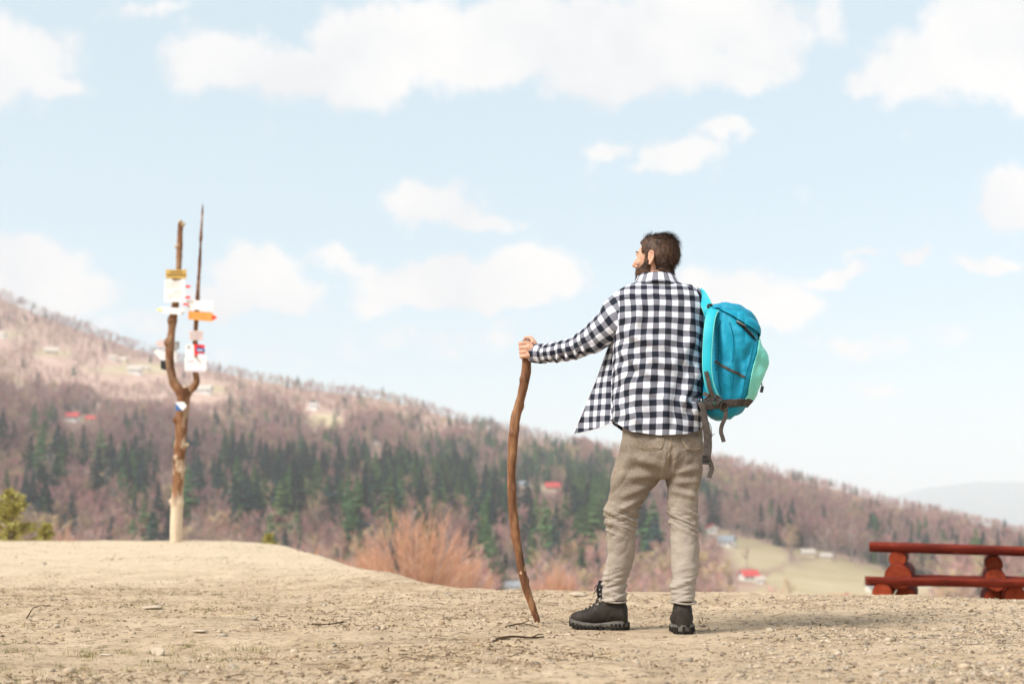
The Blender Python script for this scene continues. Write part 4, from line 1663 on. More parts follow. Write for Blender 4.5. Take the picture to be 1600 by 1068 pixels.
# ------------------------------------------------------------------ boots
def boot_parts():
    up = MB()
    G_, _, _ = tube_rows([(-.006, 0, .060, .052, .040), (-.004, 0, .095, .049, .038), (-.002, 0, .125, .046, .036), (0, 0, .150, .044, .035)], 20, 28, (1, 0, 0), True)
    mb_grid(up, G_)
    sec = [(-.072, .020, .056, .026), (-.066, .031, .064, .044), (-.045, .038, .075, .054), (-.01, .040, .085, .062), (.03, .041, .082, .058), (.06, .043, .068, .046), (.095, .0475, .058, .036),
           (.135, .050, .052, .030), (.170, .047, .049, .027), (.195, .038, .047, .022), (.209, .022, .045, .014)]
    c = crom(sec, 44)
    th_ = np.linspace(0, 2 * np.pi, 28, endpoint=False)
    G_ = np.stack([np.stack([np.full(28, a[0]), a[1] * np.sign(np.cos(th_)) * np.abs(np.cos(th_)) ** .85, a[2] + a[3] * np.sin(th_)], -1) for a in c])
    mb_grid(up, G_)
    for sx, z, r in ((.04, .118, .013), (.046, .100, .012)):
        up.tube([(sx - .005, -.012, z), (sx + .008, 0, z + .004), (sx - .005, .012, z)], r, 8)
    ume = remesh(up, .0042, 5, .5)
    V, N = get_v(ume)
    cr = np.exp(-((V[:, 0] - .075) / .03) ** 2) * np.exp(-((V[:, 2] - .08) / .035) ** 2)
    V += N * (.0028 * cr * rid(V * np.array([60, 12, 30]), 90) + .0022 * fbm(V * 30, 3, 91) + .003 * np.exp(-((V[:, 0] + .03) / .03) ** 2) * rid(V * np.array([10, 10, 42]), 92) * (V[:, 2] > .08))[:, None]
    set_v(ume, V)
    col = MB()
    for z, r, g_ in ((.128, .0095, .0), (.146, .0105, .002), (.161, .0085, .003)):
        t = np.linspace(0, 2 * np.pi, 44)
        col.tube([(-.001 + (.043 + g_) * math.cos(a) + (.014 if math.cos(a) > .75 else 0), (.034 + g_) * math.sin(a), z + .014 * max(0, math.cos(a)) ** 2 + .010 * max(0, -math.cos(a)) ** 3) for a in t], r, 10, False)
    col.tube([(.056, 0, .13), (.062, 0, .165), (.058, 0, .196)], [.022, .021, .012], 10, squash=(1.0, .55))     # tongue

    def outline(k, toe=0):
        t = np.linspace(0, 2 * np.pi, 64, endpoint=False)
        xs = np.linspace(0, 1, 32)
        prof = interp(xs, [0, .05, .15, .35, .55, .72, .88, .96, 1], [.0, .026, .037, .0395, .045, .0515, .046, .030, 0])
        x = -.079 + xs * (.298)
        top = np.stack([x, prof * k], -1)
        bot = np.stack([x[::-1], -prof[::-1] * k * .94], -1)
        return np.concatenate([top, bot[1:-1]])

    def spring(x):
        return .020 * np.clip((x - .11) / .11, 0, 1) ** 1.8 + .004 * np.clip((-.05 - x) / .03, 0, 1)

    def slab(z0f, z1f, k, kk):
        o0, o1 = outline(k), outline(kk)
        n_ = len(o0)
        V_ = [(x, y, z0f(x) + spring(x)) for x, y in o0] + [(x, y, (z0f(x) + z1f(x)) / 2 + spring(x)) for x, y in o1 * 1.0] + [(x, y, z1f(x) + spring(x)) for x, y in outline(k * .97)]
        Fc_ = []
        for r_ in (0, 1):
            Fc_ += [(r_ * n_ + i, (r_ + 1) * n_ + i, (r_ + 1) * n_ + (i + 1) % n_, r_ * n_ + (i + 1) % n_) for i in range(n_)]
        Fc_ += [tuple(range(n_)), tuple(range(3 * n_ - 1, 2 * n_ - 1, -1))]
        return V_, Fc_
    mid = MB()
    wav = lambda x: .033 + .008 * np.exp(-((x + .03) / .05) ** 2) - .004 * np.exp(-((x - .07) / .03) ** 2)
    mid.add(*slab(lambda x: .014 + .010 * np.exp(-((x - .035) / .03) ** 2), wav, 1.0, 1.05))
    out = MB()
    out.add(*slab(lambda x: .006 + .012 * np.exp(-((x - .035) / .03) ** 2), lambda x: .018 + .012 * np.exp(-((x - .035) / .03) ** 2), .985, .995))
    oo = outline(1.03)
    n_ = len(oo)
    for i in range(0, n_, 2):
        x, y = oo[i]
        if .012 < x < .055: continue
        nx = oo[(i + 1) % n_] - oo[i - 1]
        a_ = math.atan2(nx[1], nx[0])
        hgt = .030 if x < .0 else .021
        out.box((x * .985 + .0, y * .96, hgt / 2 + spring(x)), (.0105, .012, hgt), Matrix.Rotation(a_, 3, 'Z') @ Matrix.Rotation(random.uniform(-.15, .15), 3, 'Y'))
    for xx in (-.06, -.04, -.02, .07, .095, .12, .145, .17):
        out.box((xx, 0, .006 + float(spring(xx))), (.012, .05, .010))
    lc = MB()
    ey = MB()
    path = [(.128, .064), (.108, .072), (.088, .082), (.072, .098), (.063, .118), (.061, .138), (.063, .156)]
    for k, (x, z) in enumerate(path):
        w_ = .024 - .001 * k
        z2 = z + .012
        lc.tube([(x - .006, -w_, z + .006), (x + .004, -.008, z2 + .010), (x + .006, .008, z2 + .011), (x + .012, w_, z + .004)], .0026, 6)
        lc.tube([(x - .006, w_, z + .006), (x + .005, .008, z2 + .011), (x + .007, -.008, z2 + .012), (x + .012, -w_, z + .004)], .0026, 6)
        for s in (-1, 1):
            ey.tube([(x - .004, s * (w_ - .004), z + .004), (x - .004, s * (w_ + .005), z + .006)], .0036, 8)
    for s in (-1, 1):
        lc.tube([(.068, 0, .168), (.078, s * .02, .178), (.084, s * .030, .168), (.074, s * .014, .162), (.088, s * .034, .146)], .0024, 6)
    lp = MB()
    lp.tube([(-.052, -.006, .14), (-.062, -.004, .165), (-.062, .004, .165), (-.052, .006, .14)], .0035, 6)
    return ume, col, mid, out, lc, ey, lp


ume, bcol, bmid, bout, blace, beye, bloop = boot_parts()


def mb_mesh(mb, name):
    me = bpy.data.meshes.new(name)
    me.from_pydata(mb.V, [], mb.Fc)
    me.update()
    return me


bm_ = {'upper': (ume, LEATHER), 'padded_collar': (mb_mesh(bcol, 'padded_collar'), PADDED), 'midsole': (mb_mesh(bmid, 'midsole'), MIDSOLE), 'outsole': (mb_mesh(bout, 'outsole'), OUTSOLE),
       'lace': (mb_mesh(blace, 'lace'), LACE), 'eyelets': (mb_mesh(beye, 'eyelets'), METAL)}
for k, (me_, mt_) in bm_.items():
    me_.materials.append(mt_)
    me_.polygons.foreach_set('use_smooth', np.ones(len(me_.polygons), bool) if k not in ('outsole', 'midsole') else np.zeros(len(me_.polygons), bool))
LEFT_X, LEFT_Y = M(957.5, 978, .10).x, MAN_Y + .10
RIGHT_X, RIGHT_Y = M(1067.5, 985, -.10).x, MAN_Y - .09
for (bx, by, yaw, flip) in ((LEFT_X, LEFT_Y, math.radians(166), 1), (RIGHT_X, RIGHT_Y, math.radians(86), -1)):
    root = None
    bz = gh(bx, by) - .004
    for k, (me_, mt_) in bm_.items():
        o = bpy.data.objects.new('boot' if k == 'upper' else k, me_)
        COL.objects.link(o)
        if root is None:
            root = o
            o.parent = man
            o.matrix_parent_inverse = man.matrix_world.inverted()
            o.location = (bx, by, bz)
            o.rotation_euler = (0, 0, yaw)
            o.scale = (.95, 1.08 * flip, 1.17)
        else:
            o.parent = root

# ================================================================== walking stick
STX = [(823, 531), (823.5, 560), (820.5, 590), (814, 620), (806.5, 650), (802, 690), (799.5, 730), (800, 770), (803, 810), (808, 850), (815, 890), (824, 925), (833, 950), (840, 971.5)]
SR = [6.6, 7.2, 7.4, 7.2, 7.6, 7.4, 7.0, 7.0, 6.8, 6.4, 6.2, 5.8, 5.5, 5.0]
rows = []
for i, ((u_, v_), r_) in enumerate(zip(STX, SR)):
    t_ = i / (len(STX) - 1)
    dy = .345 + .06 * t_
    rows.append((u_, v_, dy, r_, px(r_, dy)))
G_, ctr, ra = tube_rows(rows, 150, 22, (1, 0, 0))
N_ = normals_grid(G_)
if ((G_[50] - ctr[50]) * N_[50]).sum() < 0: N_ = -N_
d_ = .0032 * fbm(G_ * np.array([40, 40, 12]), 3, 5) + .0032 * fbm(G_ * 18, 2, 6)
for (tz, an, hh) in ((.16, 2.6, .007), (.27, .4, .005), (.36, 2.2, .008), (.52, 1.0, .006), (.66, 3.4, .006), (.80, .2, .006)):
    i0 = int(tz * 150)
    k_ = G_[i0, int(an / 6.283 * 22) % 22]
    d_ += hh * np.exp(-(np.linalg.norm(G_ - k_, axis=2) / .014) ** 2)
G_ = G_ + N_ * d_[..., None]
mb = MB()
mb_grid(mb, G_)
m = NT('stick_wood')
v_ = m.vec('Object', (1, 1, .22))
c = m.ramp(m.noise(v_, 26, 6, .65, .4), [(.30, (.055, .021, .010)), (.5, (.18, .075, .032)), (.70, (.34, .18, .085))])
c = m.mix(m.ramp(m.noise(m.vec('Object', (1, 1, .5)), 34, 3), [(.66, (0, 0, 0)), (.72, (1, 1, 1))]), c, (.52, .36, .21))
m.color(c).set(.6, .3).bump(m.noise(v_, 60, 6, .7), .5, .006)
STICKW = m.mat
st = mb.build('walking_stick', STICKW, None, True)
tag(st, "crooked bare branch used as a walking stick, gripped in the man's fist", 'walking stick')

# ================================================================== backpack
CY_BLUE = pmat('blue_nylon', (.0, .20, .32), (.004, .28, .42), 9, .6, .3, bump=.55, bdist=.012, bscale=24)
CY_BRIGHT = pmat('cyan_nylon', (.0, .33, .42), (.01, .41, .50), 9, .55, .35, bump=.25, bdist=.003, bscale=90)
MINT = pmat('mint_nylon', (.15, .55, .46), (.22, .64, .54), 9, .6, .3, bump=.5, bdist=.010, bscale=26)
WEB = pmat('grey_brown_webbing', (.045, .036, .031), (.085, .07, .06), 60, .8, .2, bump=.35, bdist=.002, bscale=300)
DARKM = pmat('dark_mesh', (.008, .010, .012), (.02, .024, .027), 50, .8, .2)
PLAST = pmat('dark_plastic', (.03, .027, .025), (.07, .06, .055), 30, .45, .4)
PDY = -.055
pack = thing('backpack', M(1140, 655, PDY), 'turquoise and mint hiking backpack hung on the right shoulder of the man', 'backpack')
PR = [(480, 1122, 1143, .055), (483, 1111, 1152, .095), (490, 1106, 1162, .126), (501, 1103, 1174, .143), (515, 1101, 1182, .150), (530, 1100, 1183, .153), (545, 1099, 1189, .156), (558, 1098, 1196, .157), (572, 1097, 1195, .156), (588, 1097, 1189, .154), (602, 1097, 1183, .151),
      (620, 1098, 1174, .146), (636, 1102, 1163, .138), (648, 1109, 1152, .122), (655, 1119, 1139, .085)]
prow = [((b + c_) / 2, a, PDY, (c_ - b) / 2, d_) for (a, b, c_, d_) in PR]
NRp, NSp = 260, 300
GP, CP = rings_h(prow, NRp, NSp, 3.0)
NP_ = normals_grid(GP)
if NP_[60, 0, 1] > 0: NP_ = -NP_
PF = [(1118, 510, 1140, 600, 7, .006), (1132, 505, 1150, 560, 7, .006), (1145, 520, 1170, 560, 7, .006), (1125, 580, 1135, 640, 6, .005), (1150, 595, 1145, 640, 6, .005), (1165, 545, 1150, 575, 5, -.005), (1178, 560, 1190, 575, 5, .005),
      (1172, 600, 1185, 580, 5, .005), (1112, 515, 1114, 600, 4, -.006), (1142, 560, 1148, 620, 4, -.004), (1126, 486, 1165, 500, 4, .006), (1135, 482, 1178, 515, 4, -.006), (1120, 490, 1150, 497, 3, -.005), (1150, 478, 1182, 508, 4, .006)]
dp = 1.6 * folds(GP, NP_, PF) + .008 * fbm(GP * 9, 3, 33) + .005 * (2.4 * np.abs(fbm(GP * np.array([15, 15, 5]), 2, 34)) - .7)
GP = GP + NP_ * dp[..., None]
mb = MB()
mb_grid(mb, GP)
pbody = mb.build('body', CY_BLUE, pack, True)
pb = BVHTree.FromPolygons([tuple(q) for q in GP.reshape(-1, 3)], grid_faces(NRp, NSp, True).tolist())
# photo pixel of every grid point, to cut the sewn-on panels out of the same surface
k_ = F / GP[..., 1]
rel = GP - np.array([0, 0, CAMH])
cz, sz_ = math.cos(TILT), math.sin(TILT)
dep = rel[..., 1] * cz + rel[..., 2] * sz_
UU = 800 + F * rel[..., 0] / dep
VV = 534 - F * (rel[..., 2] * cz - rel[..., 1] * sz_) / dep


def panel(name, cond, off, mat, parent, th=.003):
    f = grid_faces(NRp, NSp, True)
    keep = cond.ravel()[f].mean(1) >= .75
    f = f[keep]
    used = np.unique(f)
    mp = -np.ones(GP.shape[0] * GP.shape[1], int)
    mp[used] = np.arange(len(used))
    o = link(name, mesh_np(name, (GP + NP_ * off).reshape(-1, 3)[used], mp[f]), mat, parent)
    solidify(o, th, -1)
    return o


vm_ = np.repeat(CP[:, 1][:, None], NSp, 1)
um_ = np.repeat(CP[:, 0][:, None], NSp, 1)
relx = (GP[..., 0] - np.array([M(a, b, PDY).x for a, b in CP[:, :2]])[:, None]) / np.array([px(q, PDY) for q in CP[:, 3]])[:, None]
ux = CP[:, 0][:, None] + relx * CP[:, 3][:, None]          # nominal pixel column of each point
bnd = interp(vm_, [510, 535, 560, 585, 620, 650], [1184, 1178, 1173, 1165, 1160, 1140])
panel('front_panel', (ux > bnd) & (vm_ > 512) & (vm_ < 634), .004, MINT, pack, .004)
panel('base_panel', (vm_ > 628 - (ux - 1110) * .06) & (vm_ < 641 - (ux - 1110) * .10), .0045, WEB, pack, .004)
lid = panel('lid', (vm_ < 489 + np.clip(ux - 1118, 0, 100) * .63) & (ux > 1112), .007, CY_BLUE, pack, .007)
tag(lid, 'floppy turquoise top lid')
LB = BVHTree.FromObject(lid, bpy.context.evaluated_depsgraph_get())


def ribbon(mb, pts, wdir, width, th=.0022, n=None, wid2=None):
    """flat strap: pts world, wdir = direction of its width"""
    pts = np.array([tuple(q) for q in pts])
    n = n or 8 * len(pts)
    c = crom(pts, n)
    wd = crom(np.array([tuple(q) for q in wdir]) if np.ndim(wdir[0]) else np.repeat([wdir], len(pts), 0), n)
    t = np.gradient(c, axis=0)
    t /= np.linalg.norm(t, axis=1)[:, None]
    wd = wd - t * (wd * t).sum(1)[:, None]
    wd /= np.linalg.norm(wd, axis=1)[:, None]
    nn = np.cross(t, wd)
    wv = np.full(n, width) if wid2 is None else np.linspace(width, wid2, n)
    prof = [(-1, -1), (-.9, -1.15), (.9, -1.15), (1, -1), (1, 1), (.9, 1.15), (-.9, 1.15), (-1, 1)]
    G_ = np.stack([c + wd * (wv * a / 2)[:, None] + nn * (th * b / 2) for a, b in prof], 1)
    mb_grid(mb, G_)
    return c, wd, nn


def edge_tubes(mb, c, wd, width, r):
    for s in (-1, 1):
        mb.tube([tuple(q) for q in c + wd * (s * width / 2)], r, 6)


FD = PDY - .175           # just in front of the side panel that faces the camera
# the unused strap hanging along the near edge of the back panel
mb = MB()
sp_pts = [M(1115, 484, PDY - .12), M(1110, 497, FD + .025), M(1107, 520, FD), M(1105, 550, FD - .012), M(1105, 578, FD - .012), M(1109, 602, FD - .008), M(1116, 618, FD), M(1122, 629, FD + .004)]
c_, wd_, _ = ribbon(mb, sp_pts, (1, -.25, 0), px(14.5), .012, 70, px(11))
s1 = mb.build('shoulder_strap', CY_BRIGHT, pack, True)
eb = MB()
for s in (-1, 1):
    wv = np.linspace(px(14.5), px(11), 70)[:, None]
    eb.tube([tuple(q) for q in c_ + wd_ * s * wv / 2 + np.array([0, -.003, 0])], .0034, 6)
eb.build('piping', MINT, s1, True)
# the strap over the right shoulder
mb = MB()
o_pts = [M(1109, 492, PDY - .05), M(1106, 482, PDY - .045), M(1101, 470, -.06), M(1094, 459, -.02), M(1087, 455.5, .05), M(1084, 468, .125), M(1085, 495, .175), M(1088, 540, .175), M(1093, 590, .13), M(1099, 622, .06)]
wdl = [(1, -.5, .1), (1, -.5, .2), (1, -.55, .3), (1, -.7, .4), (1, -.5, .2), (1, 0, 0), (1, 0, 0), (1, .2, 0), (1, .3, 0), (.8, .6, 0)]
c_, wd_, _ = ribbon(mb, o_pts, wdl, .046, .012, 90)
s2 = mb.build('shoulder_strap', CY_BRIGHT, pack, True)
eb = MB()
edge_tubes(eb, c_, wd_, .046, .0036)
eb.build('piping', MINT, s2, True)
mb = MB()
mb.tube(crom([tuple(q) for q in (M(1106, 481, PDY - .06), M(1106.5, 476.5, PDY - .06), M(1111, 476, PDY - .06), M(1116, 479, PDY - .06), M(1119, 485, PDY - .06))], 20), .0065, 8, squash=(1, .6))
mb.build('haul_loop', WEB, pack, True)


def drape(path, off, bvh=pb):
    c = crom([[*q] for q in path], 9 * len(path))
    pts = [on_surface(bvh, a, b, off) for a, b in c]
    return [q for q in pts if q is not None]


def surf_ribbon(name, path, width, off, mat, parent, th=.003, bvh=pb):
    pts = drape(path, off, bvh)
    mb = MB()
    t = np.array(path[-1]) - np.array(path[0])
    nrm = np.array([t[1], -t[0]]) / np.linalg.norm(t)
    ribbon(mb, pts, (nrm[0], -.001, -nrm[1]), width, th, len(pts))
    return mb.build(name, mat, parent, True)


surf_ribbon('side_pocket_trim', [(1117, 564), (1130, 572), (1146, 580), (1164, 589)], px(3.6), .004, WEB, pack)
mb = MB()
z1 = drape([(1150, 504), (1162, 512), (1172, 523), (1181, 533)], .006)
mb.tube(z1, [.001 + .0095 * math.sin(math.pi * min(1, .08 + i / (len(z1) - 1) * .9)) for i in range(len(z1))], 8, squash=(1, .7))
mb.build('lid_gap', DARKM, pack, True)
mb = MB()
mb.tube(drape([(1150, 502.5), (1160, 509), (1168, 517), (1173, 523)], .011), .0022, 6)
mb.build('zip', METAL, pack, True)
surf_ribbon('seam', [(1115, 497), (1112, 530), (1111, 565), (1113, 600), (1120, 622)], px(2.2), .0025, DARKM, pack, .002)
# webbing, buckles and loose ends


def hang(name, path, w, wdir=(1, -.15, 0), th=.0024, n=None, parent=pack):
    mb = MB()
    ribbon(mb, [M(*q) for q in path], wdir, w, th, n)
    return mb.build(name, WEB, parent, True)


def buckle(u_, v_, dy, ang=0, s=1.0, parent=pack):
    mb = MB()
    c = M(u_, v_, dy)
    R_ = Matrix.Rotation(ang, 3, 'Y')
    w, h = .030 * s, .036 * s
    for k in (-1, 1):
        mb.box(c + R_ @ Vector((k * w / 2, 0, 0)), (.006 * s, .009 * s, h), R_)
    for k in (-1, 0, 1):
        mb.box(c + R_ @ Vector((0, -.0005, k * h / 2.2)), (w + .004, .010 * s, .0055 * s), R_)
    mb.box(c + R_ @ Vector((0, .002, 0)), (w * .9, .003, h * .8), R_)
    o = mb.build('buckle', PLAST, parent, False)
    bevel(o, .0012, 2)
    return o


hang('strap_webbing', [(1103, 580, FD - .024), (1106, 592, FD - .026), (1109, 606, FD - .024), (1115, 619, FD - .016), (1124, 632, FD - .012), (1131, 641, FD - .010)], px(6.5))
hang('strap_webbing', [(1131, 630, FD - .008), (1134, 641, FD - .014), (1133, 652, FD - .012), (1128, 664, FD - .008), (1126.5, 674, FD - .006), (1129, 683, FD - .004), (1131, 690, FD - .002)], px(6.2), (1, -.2, .1))
mb = MB()
t_ = np.linspace(0, 2 * np.pi, 20)
ribbon(mb, [M(1131 + 5.5 * math.cos(a), 635 + 6.5 * math.sin(a), FD - .016 + .006 * math.sin(a)) for a in t_], (.3, -1, .2), .016, .0024, 60)
mb.build('webbing_loop', WEB, pack, True)
hang('strap_webbing', [(1099, 614, FD + .02), (1107, 618, FD - .004), (1114, 624, FD - .012)], px(6), (.3, 0, 1))
hang('strap_webbing', [(1098, 630, FD + .03), (1106, 622, FD - .002), (1112, 612, FD - .014)], px(5.5), (1, 0, .8))
rb = MB()
for i in range(13):                                   # ribbed mesh beside the strap
    q = drape([(1117 - .25 * i * .2, 505 + i * 6), (1121 + 4 * math.exp(-i / 5), 498 + i * 6)], .0035)
    if len(q) > 3: rb.tube(q, .0022, 5)
rb.build('ribbed_mesh', CY_BLUE, pack, True)
sm = MB()
for path in ([(1177.5, 537), (1173, 560), (1165.5, 585), (1160, 615), (1155, 628)], [(1126, 500), (1123, 540), (1122, 580), (1127, 615)], [(1140, 503), (1146, 530), (1144, 566)], [(1146, 584), (1144, 610), (1139, 634)]):
    q = drape(path, .004)
    if len(q) > 3: sm.tube(q, .0014, 5)
sm.build('stitched_seam', pmat('seam_thread', (.0, .09, .15), (.0, .12, .19), 40, .8, .1), pack, True)
buckle(1120.5, 624, FD - .022, math.radians(38), .95)
buckle(1105, 625, FD - .014, math.radians(-35), .75)
HB = -.155
hang('hip_belt', [(1093, 628, HB + .01), (1097, 634, HB), (1101, 650, HB - .006), (1103, 668, HB - .008)], px(8.5), (1, -.3, 0), .006)
hang('hip_belt', [(1100.5, 655, HB - .01), (1104.5, 668, HB - .016), (1107, 682, HB - .016), (1107.5, 700, HB - .012), (1105, 716, HB - .01)], px(9.5), (1, -.3, 0), .004)
hang('hip_belt', [(1101, 660, HB - .002), (1103, 680, HB - .002), (1103.5, 700, HB - .002), (1103.5, 716, HB - .004)], px(8.0), (1, -.3, 0), .003)
buckle(1103.5, 718, HB - .010, math.radians(4), 1.12)
hang('hip_belt', [(1107, 716, HB - .010), (1110.5, 724, HB - .012), (1112, 733, HB - .010), (1109.5, 741, HB - .008), (1107.5, 746, HB - .008)], px(7.0), (1, -.35, 0), .0028)
mb = MB()
mb.tube([M(1108, 672, HB - .01), M(1112, 682, HB - .02), M(1114, 679, HB - .02), M(1116.5, 677.5, HB - .02)], .0016, 5)
mb.tube([M(1105, 655, HB - .01), M(1111, 666, HB - .02), M(1112.5, 680, HB - .02), M(1111, 688, HB - .014)], .0018, 5)
mb.build('cord', PLAST, pack, True)
mb = MB()
for path in ([(1187, 571, -.05), (1183, 580, -.05), (1180, 590, -.05), (1176, 603, -.05)], [(1184, 585, -.06), (1188, 590, -.06), (1190, 599, -.06), (1191, 605, -.06)], [(1178, 596, -.06), (1181, 607, -.06), (1181, 616, -.06)],
             [(1179, 590, -.05), (1174, 606, -.05), (1179, 611, -.05), (1180, 605, -.05)]):
    mb.tube(crom([tuple(M(*q)) for q in path], 14), .0026, 6)
mb.build('bungee_cord', PLAST, pack, True)
for (a, b, sx, sz2, an) in ((1190.5, 608, .014, .030, .25), (1181, 616, .012, .014, 0), (1186.5, 572, .014, .022, -.3)):
    mb = MB()
    mb.box(M(a, b, -.06), (sx, .012, sz2), Matrix.Rotation(an, 3, 'Y'))
    bevel(mb.build('cord_toggle', PLAST, pack), .003, 2)

# ================================================================== forked signpost on the mound
PY = 19.0
def S(u_, v_, d=0.0): return P(u_, v_, PY + d)
def spx(n): return n * PY / F


m = NT('barked_pole')
v_ = m.vec('Object', (1, 1, .3))
c = m.ramp(m.noise(v_, 9, 6, .65), [(.32, (.065, .026, .012)), (.5, (.18, .078, .036)), (.68, (.30, .16, .082))])
pat = m.ramp(m.noise(m.vec('Object', (1, 1, .55)), 7.5, 3), [(.53, (0, 0, 0)), (.60, (1, 1, 1))])
sp = m.n('ShaderNodeSeparateXYZ')
m.l(m.tc.outputs['Object'], sp.inputs[0])
hm_ = m.n('ShaderNodeMapRange')
m.l(sp.outputs[2], hm_.inputs['Value'])
hm_.inputs['From Min'].default_value = 2.3
hm_.inputs['From Max'].default_value = .3
c = m.mix(m.math('MULTIPLY', pat, m.math('ADD', m.math('MULTIPLY', hm_.outputs[0], .9), .15, True)), c, (.60, .47, .33))
peel = m.ramp(m.math('ADD', hm_.outputs[0], m.math('MULTIPLY', m.noise(v_, 5, 3), .35)), [(.92, (0, 0, 0)), (1.16, (1, 1, 1))])
c = m.mix(peel, c, (.62, .49, .35))
m.color(c).set(.85, .2).bump(m.noise(v_, 24, 6, .7), .5, .03)
POLE = m.mat
pz = gh(S(275, 848).x, PY)
post = thing('signpost', (S(275, 848).x, PY, pz - .05), 'forked bare tree trunk carrying trail signs on the dirt mound', 'signpost')


def limb(name, pts, knots, parent, seed):
    rows = [(tuple(S(a, b, d)), spx(r)) for a, b, r, d in pts]
    G_, ctr, ra = tube_rows([(*q, r, r) for q, r in rows], 26 * len(rows), 20, (1, 0, 0), True)
    N_ = normals_grid(G_)
    if ((G_[30] - ctr[30]) * N_[30]).sum() < 0: N_ = -N_
    d_ = .010 * fbm(G_ * np.array([9, 9, 3]), 3, seed) + .004 * fbm(G_ * 30, 2, seed + 1)
    for (a, b, h, w) in knots:
        q = np.array(S(a, b, -spx(5)))
        d_ = d_ + h * np.exp(-(np.linalg.norm(G_ - q, axis=2) / w) ** 2)
    G_ = G_ + N_ * np.minimum(d_, ra[:, :1] * 1.2)[..., None]
    mb = MB()
    mb_grid(mb, G_)
    return mb.build(name, POLE, parent, True)


limb('trunk', [(274, 862, 9.6, 0), (275, 848, 9.4, 0), (276, 800, 9.2, 0), (279, 745, 8.8, 0), (282, 690, 9.0, 0), (285, 645, 9.4, 0), (287, 622, 9.8, 0), (286, 606, 8.5, 0)],
     [(268, 697, .03, .05), (288, 697, .03, .05), (270, 784, .03, .05), (286, 786, .03, .05), (276, 715, .04, .05), (277, 657, .03, .04), (270, 655, .05, .05), (280, 738, .03, .05)], post, 1)
limb('limb', [(289, 628, 7.5, 0), (281, 611, 7.4, -.02), (271, 596, 7, -.03), (266, 572, 6.6, -.03), (265, 545, 6.2, -.02), (268, 520, 5.6, 0), (272, 490, 5.4, 0), (277, 450, 5.0, 0), (279, 415, 4.6, 0), (281, 380, 4.2, 0), (282.5, 352, 4.0, 0), (283, 346, 3.2, 0)],
     [(262, 535, .04, .05), (267, 500, .04, .06), (280, 386, .02, .03), (283, 350, .02, .03)], post, 3)
limb('limb', [(287, 626, 6.5, 0), (296, 611, 6.2, .02), (304, 602, 5.6, .03), (307, 594, 4.8, .03), (305, 575, 4.2, .02), (305, 545, 3.8, .30), (306, 510, 3.4, .02), (309, 460, 3.2, .02), (312, 410, 2.6, .30), (314, 370, 2.1, .02), (316, 335, 1.5, .30), (317, 318, .7, .30)],
     [(307, 596, .03, .05), (313, 395, .01, .02), (312, 420, .01, .02)], post, 5)
mb = MB()
for (a, b, c2, d2) in ((286, 612, 290, 603), (277, 658, 273, 655), (283, 348, 281, 344), (285, 352, 288, 349), (277, 386, 274, 384), (290, 696, 294, 694), (269, 784, 265, 781)):
    mb.tube([S(a, b, -.02), S(c2, d2, -.05)], [spx(3), spx(2.2)], 8)
mb.build('branch_stub', pmat('cut_wood', (.42, .30, .19), (.60, .47, .33), 18, .9, .1), post, True)

SGN_W = pmat('white_sign_paint', (.76, .74, .70), (.82, .80, .77), 5, .6, .3)
SGN_Y = pmat('yellow_sign_paint', (.52, .33, .085), (.60, .40, .12), 5, .7, .3)
SGN_O = pmat('orange_sign_paint', (.66, .25, .05), (.74, .32, .08), 5, .7, .3)
SGN_R = pmat('red_sign_paint', (.72, .03, .025), (.78, .05, .04), 5, .6, .3)
SGN_B = pmat('blue_sign_paint', (.02, .10, .30), (.04, .15, .38), 5, .6, .3)
SGN_P = pmat('pale_pink_board', (.62, .48, .45), (.70, .56, .53), 5, .7, .2)
SGN_L = pmat('pale_lilac_print', (.66, .50, .62), (.74, .60, .70), 5, .7, .2)
SGN_K = pmat('black_sign_back', (.012, .012, .013), (.025, .025, .027), 5, .6, .3)
SGN_G = pmat('grey_sign_print', (.30, .29, .28), (.45, .44, .43), 5, .7, .2)
SGN_T = pmat('yellow_tip', (.74, .66, .28), (.78, .70, .34), 5, .7, .2)
SGN_D = pmat('brown_lettering', (.16, .09, .03), (.22, .13, .05), 5, .8, .2)


def plate(name, poly, mat, parent, dy, th=.012):
    """flat board: outline in photo pixels, extruded"""
    fr = [S(a, b, dy) for a, b in poly]
    bk = [q + Vector((0, th, 0)) for q in fr]
    n = len(poly)
    mb = MB()
    mb.add(fr + bk, [tuple(range(n)), tuple(range(2 * n - 1, n - 1, -1))] + [(i, n + i, n + (i + 1) % n, (i + 1) % n) for i in range(n)])
    return mb.build(name, mat, parent)


def rect(u0, v0, u1, v1, sk=0): return [(u0, v0), (u1, v0 + sk), (u1, v1 + sk), (u0, v1)]


def lines(parent, specs, mat, dy, name='lettering'):
    """rows of small printed marks, too small to read, like the print on the boards"""
    mb = MB()
    rg = random.Random(5)
    for (u0, u1, v0, h) in specs:
        x = u0
        while x < u1 - .6:
            w = rg.uniform(.7, 2.2)
            a, b = S(x, v0, dy), S(min(x + w, u1), v0 + h, dy)
            mb.add([(a.x, a.y, a.z), (b.x, a.y, a.z), (b.x, a.y, b.z), (a.x, a.y, b.z)], [(0, 1, 2, 3)])
            x += w + rg.uniform(.35, .7)
    return mb.build(name, mat, parent)


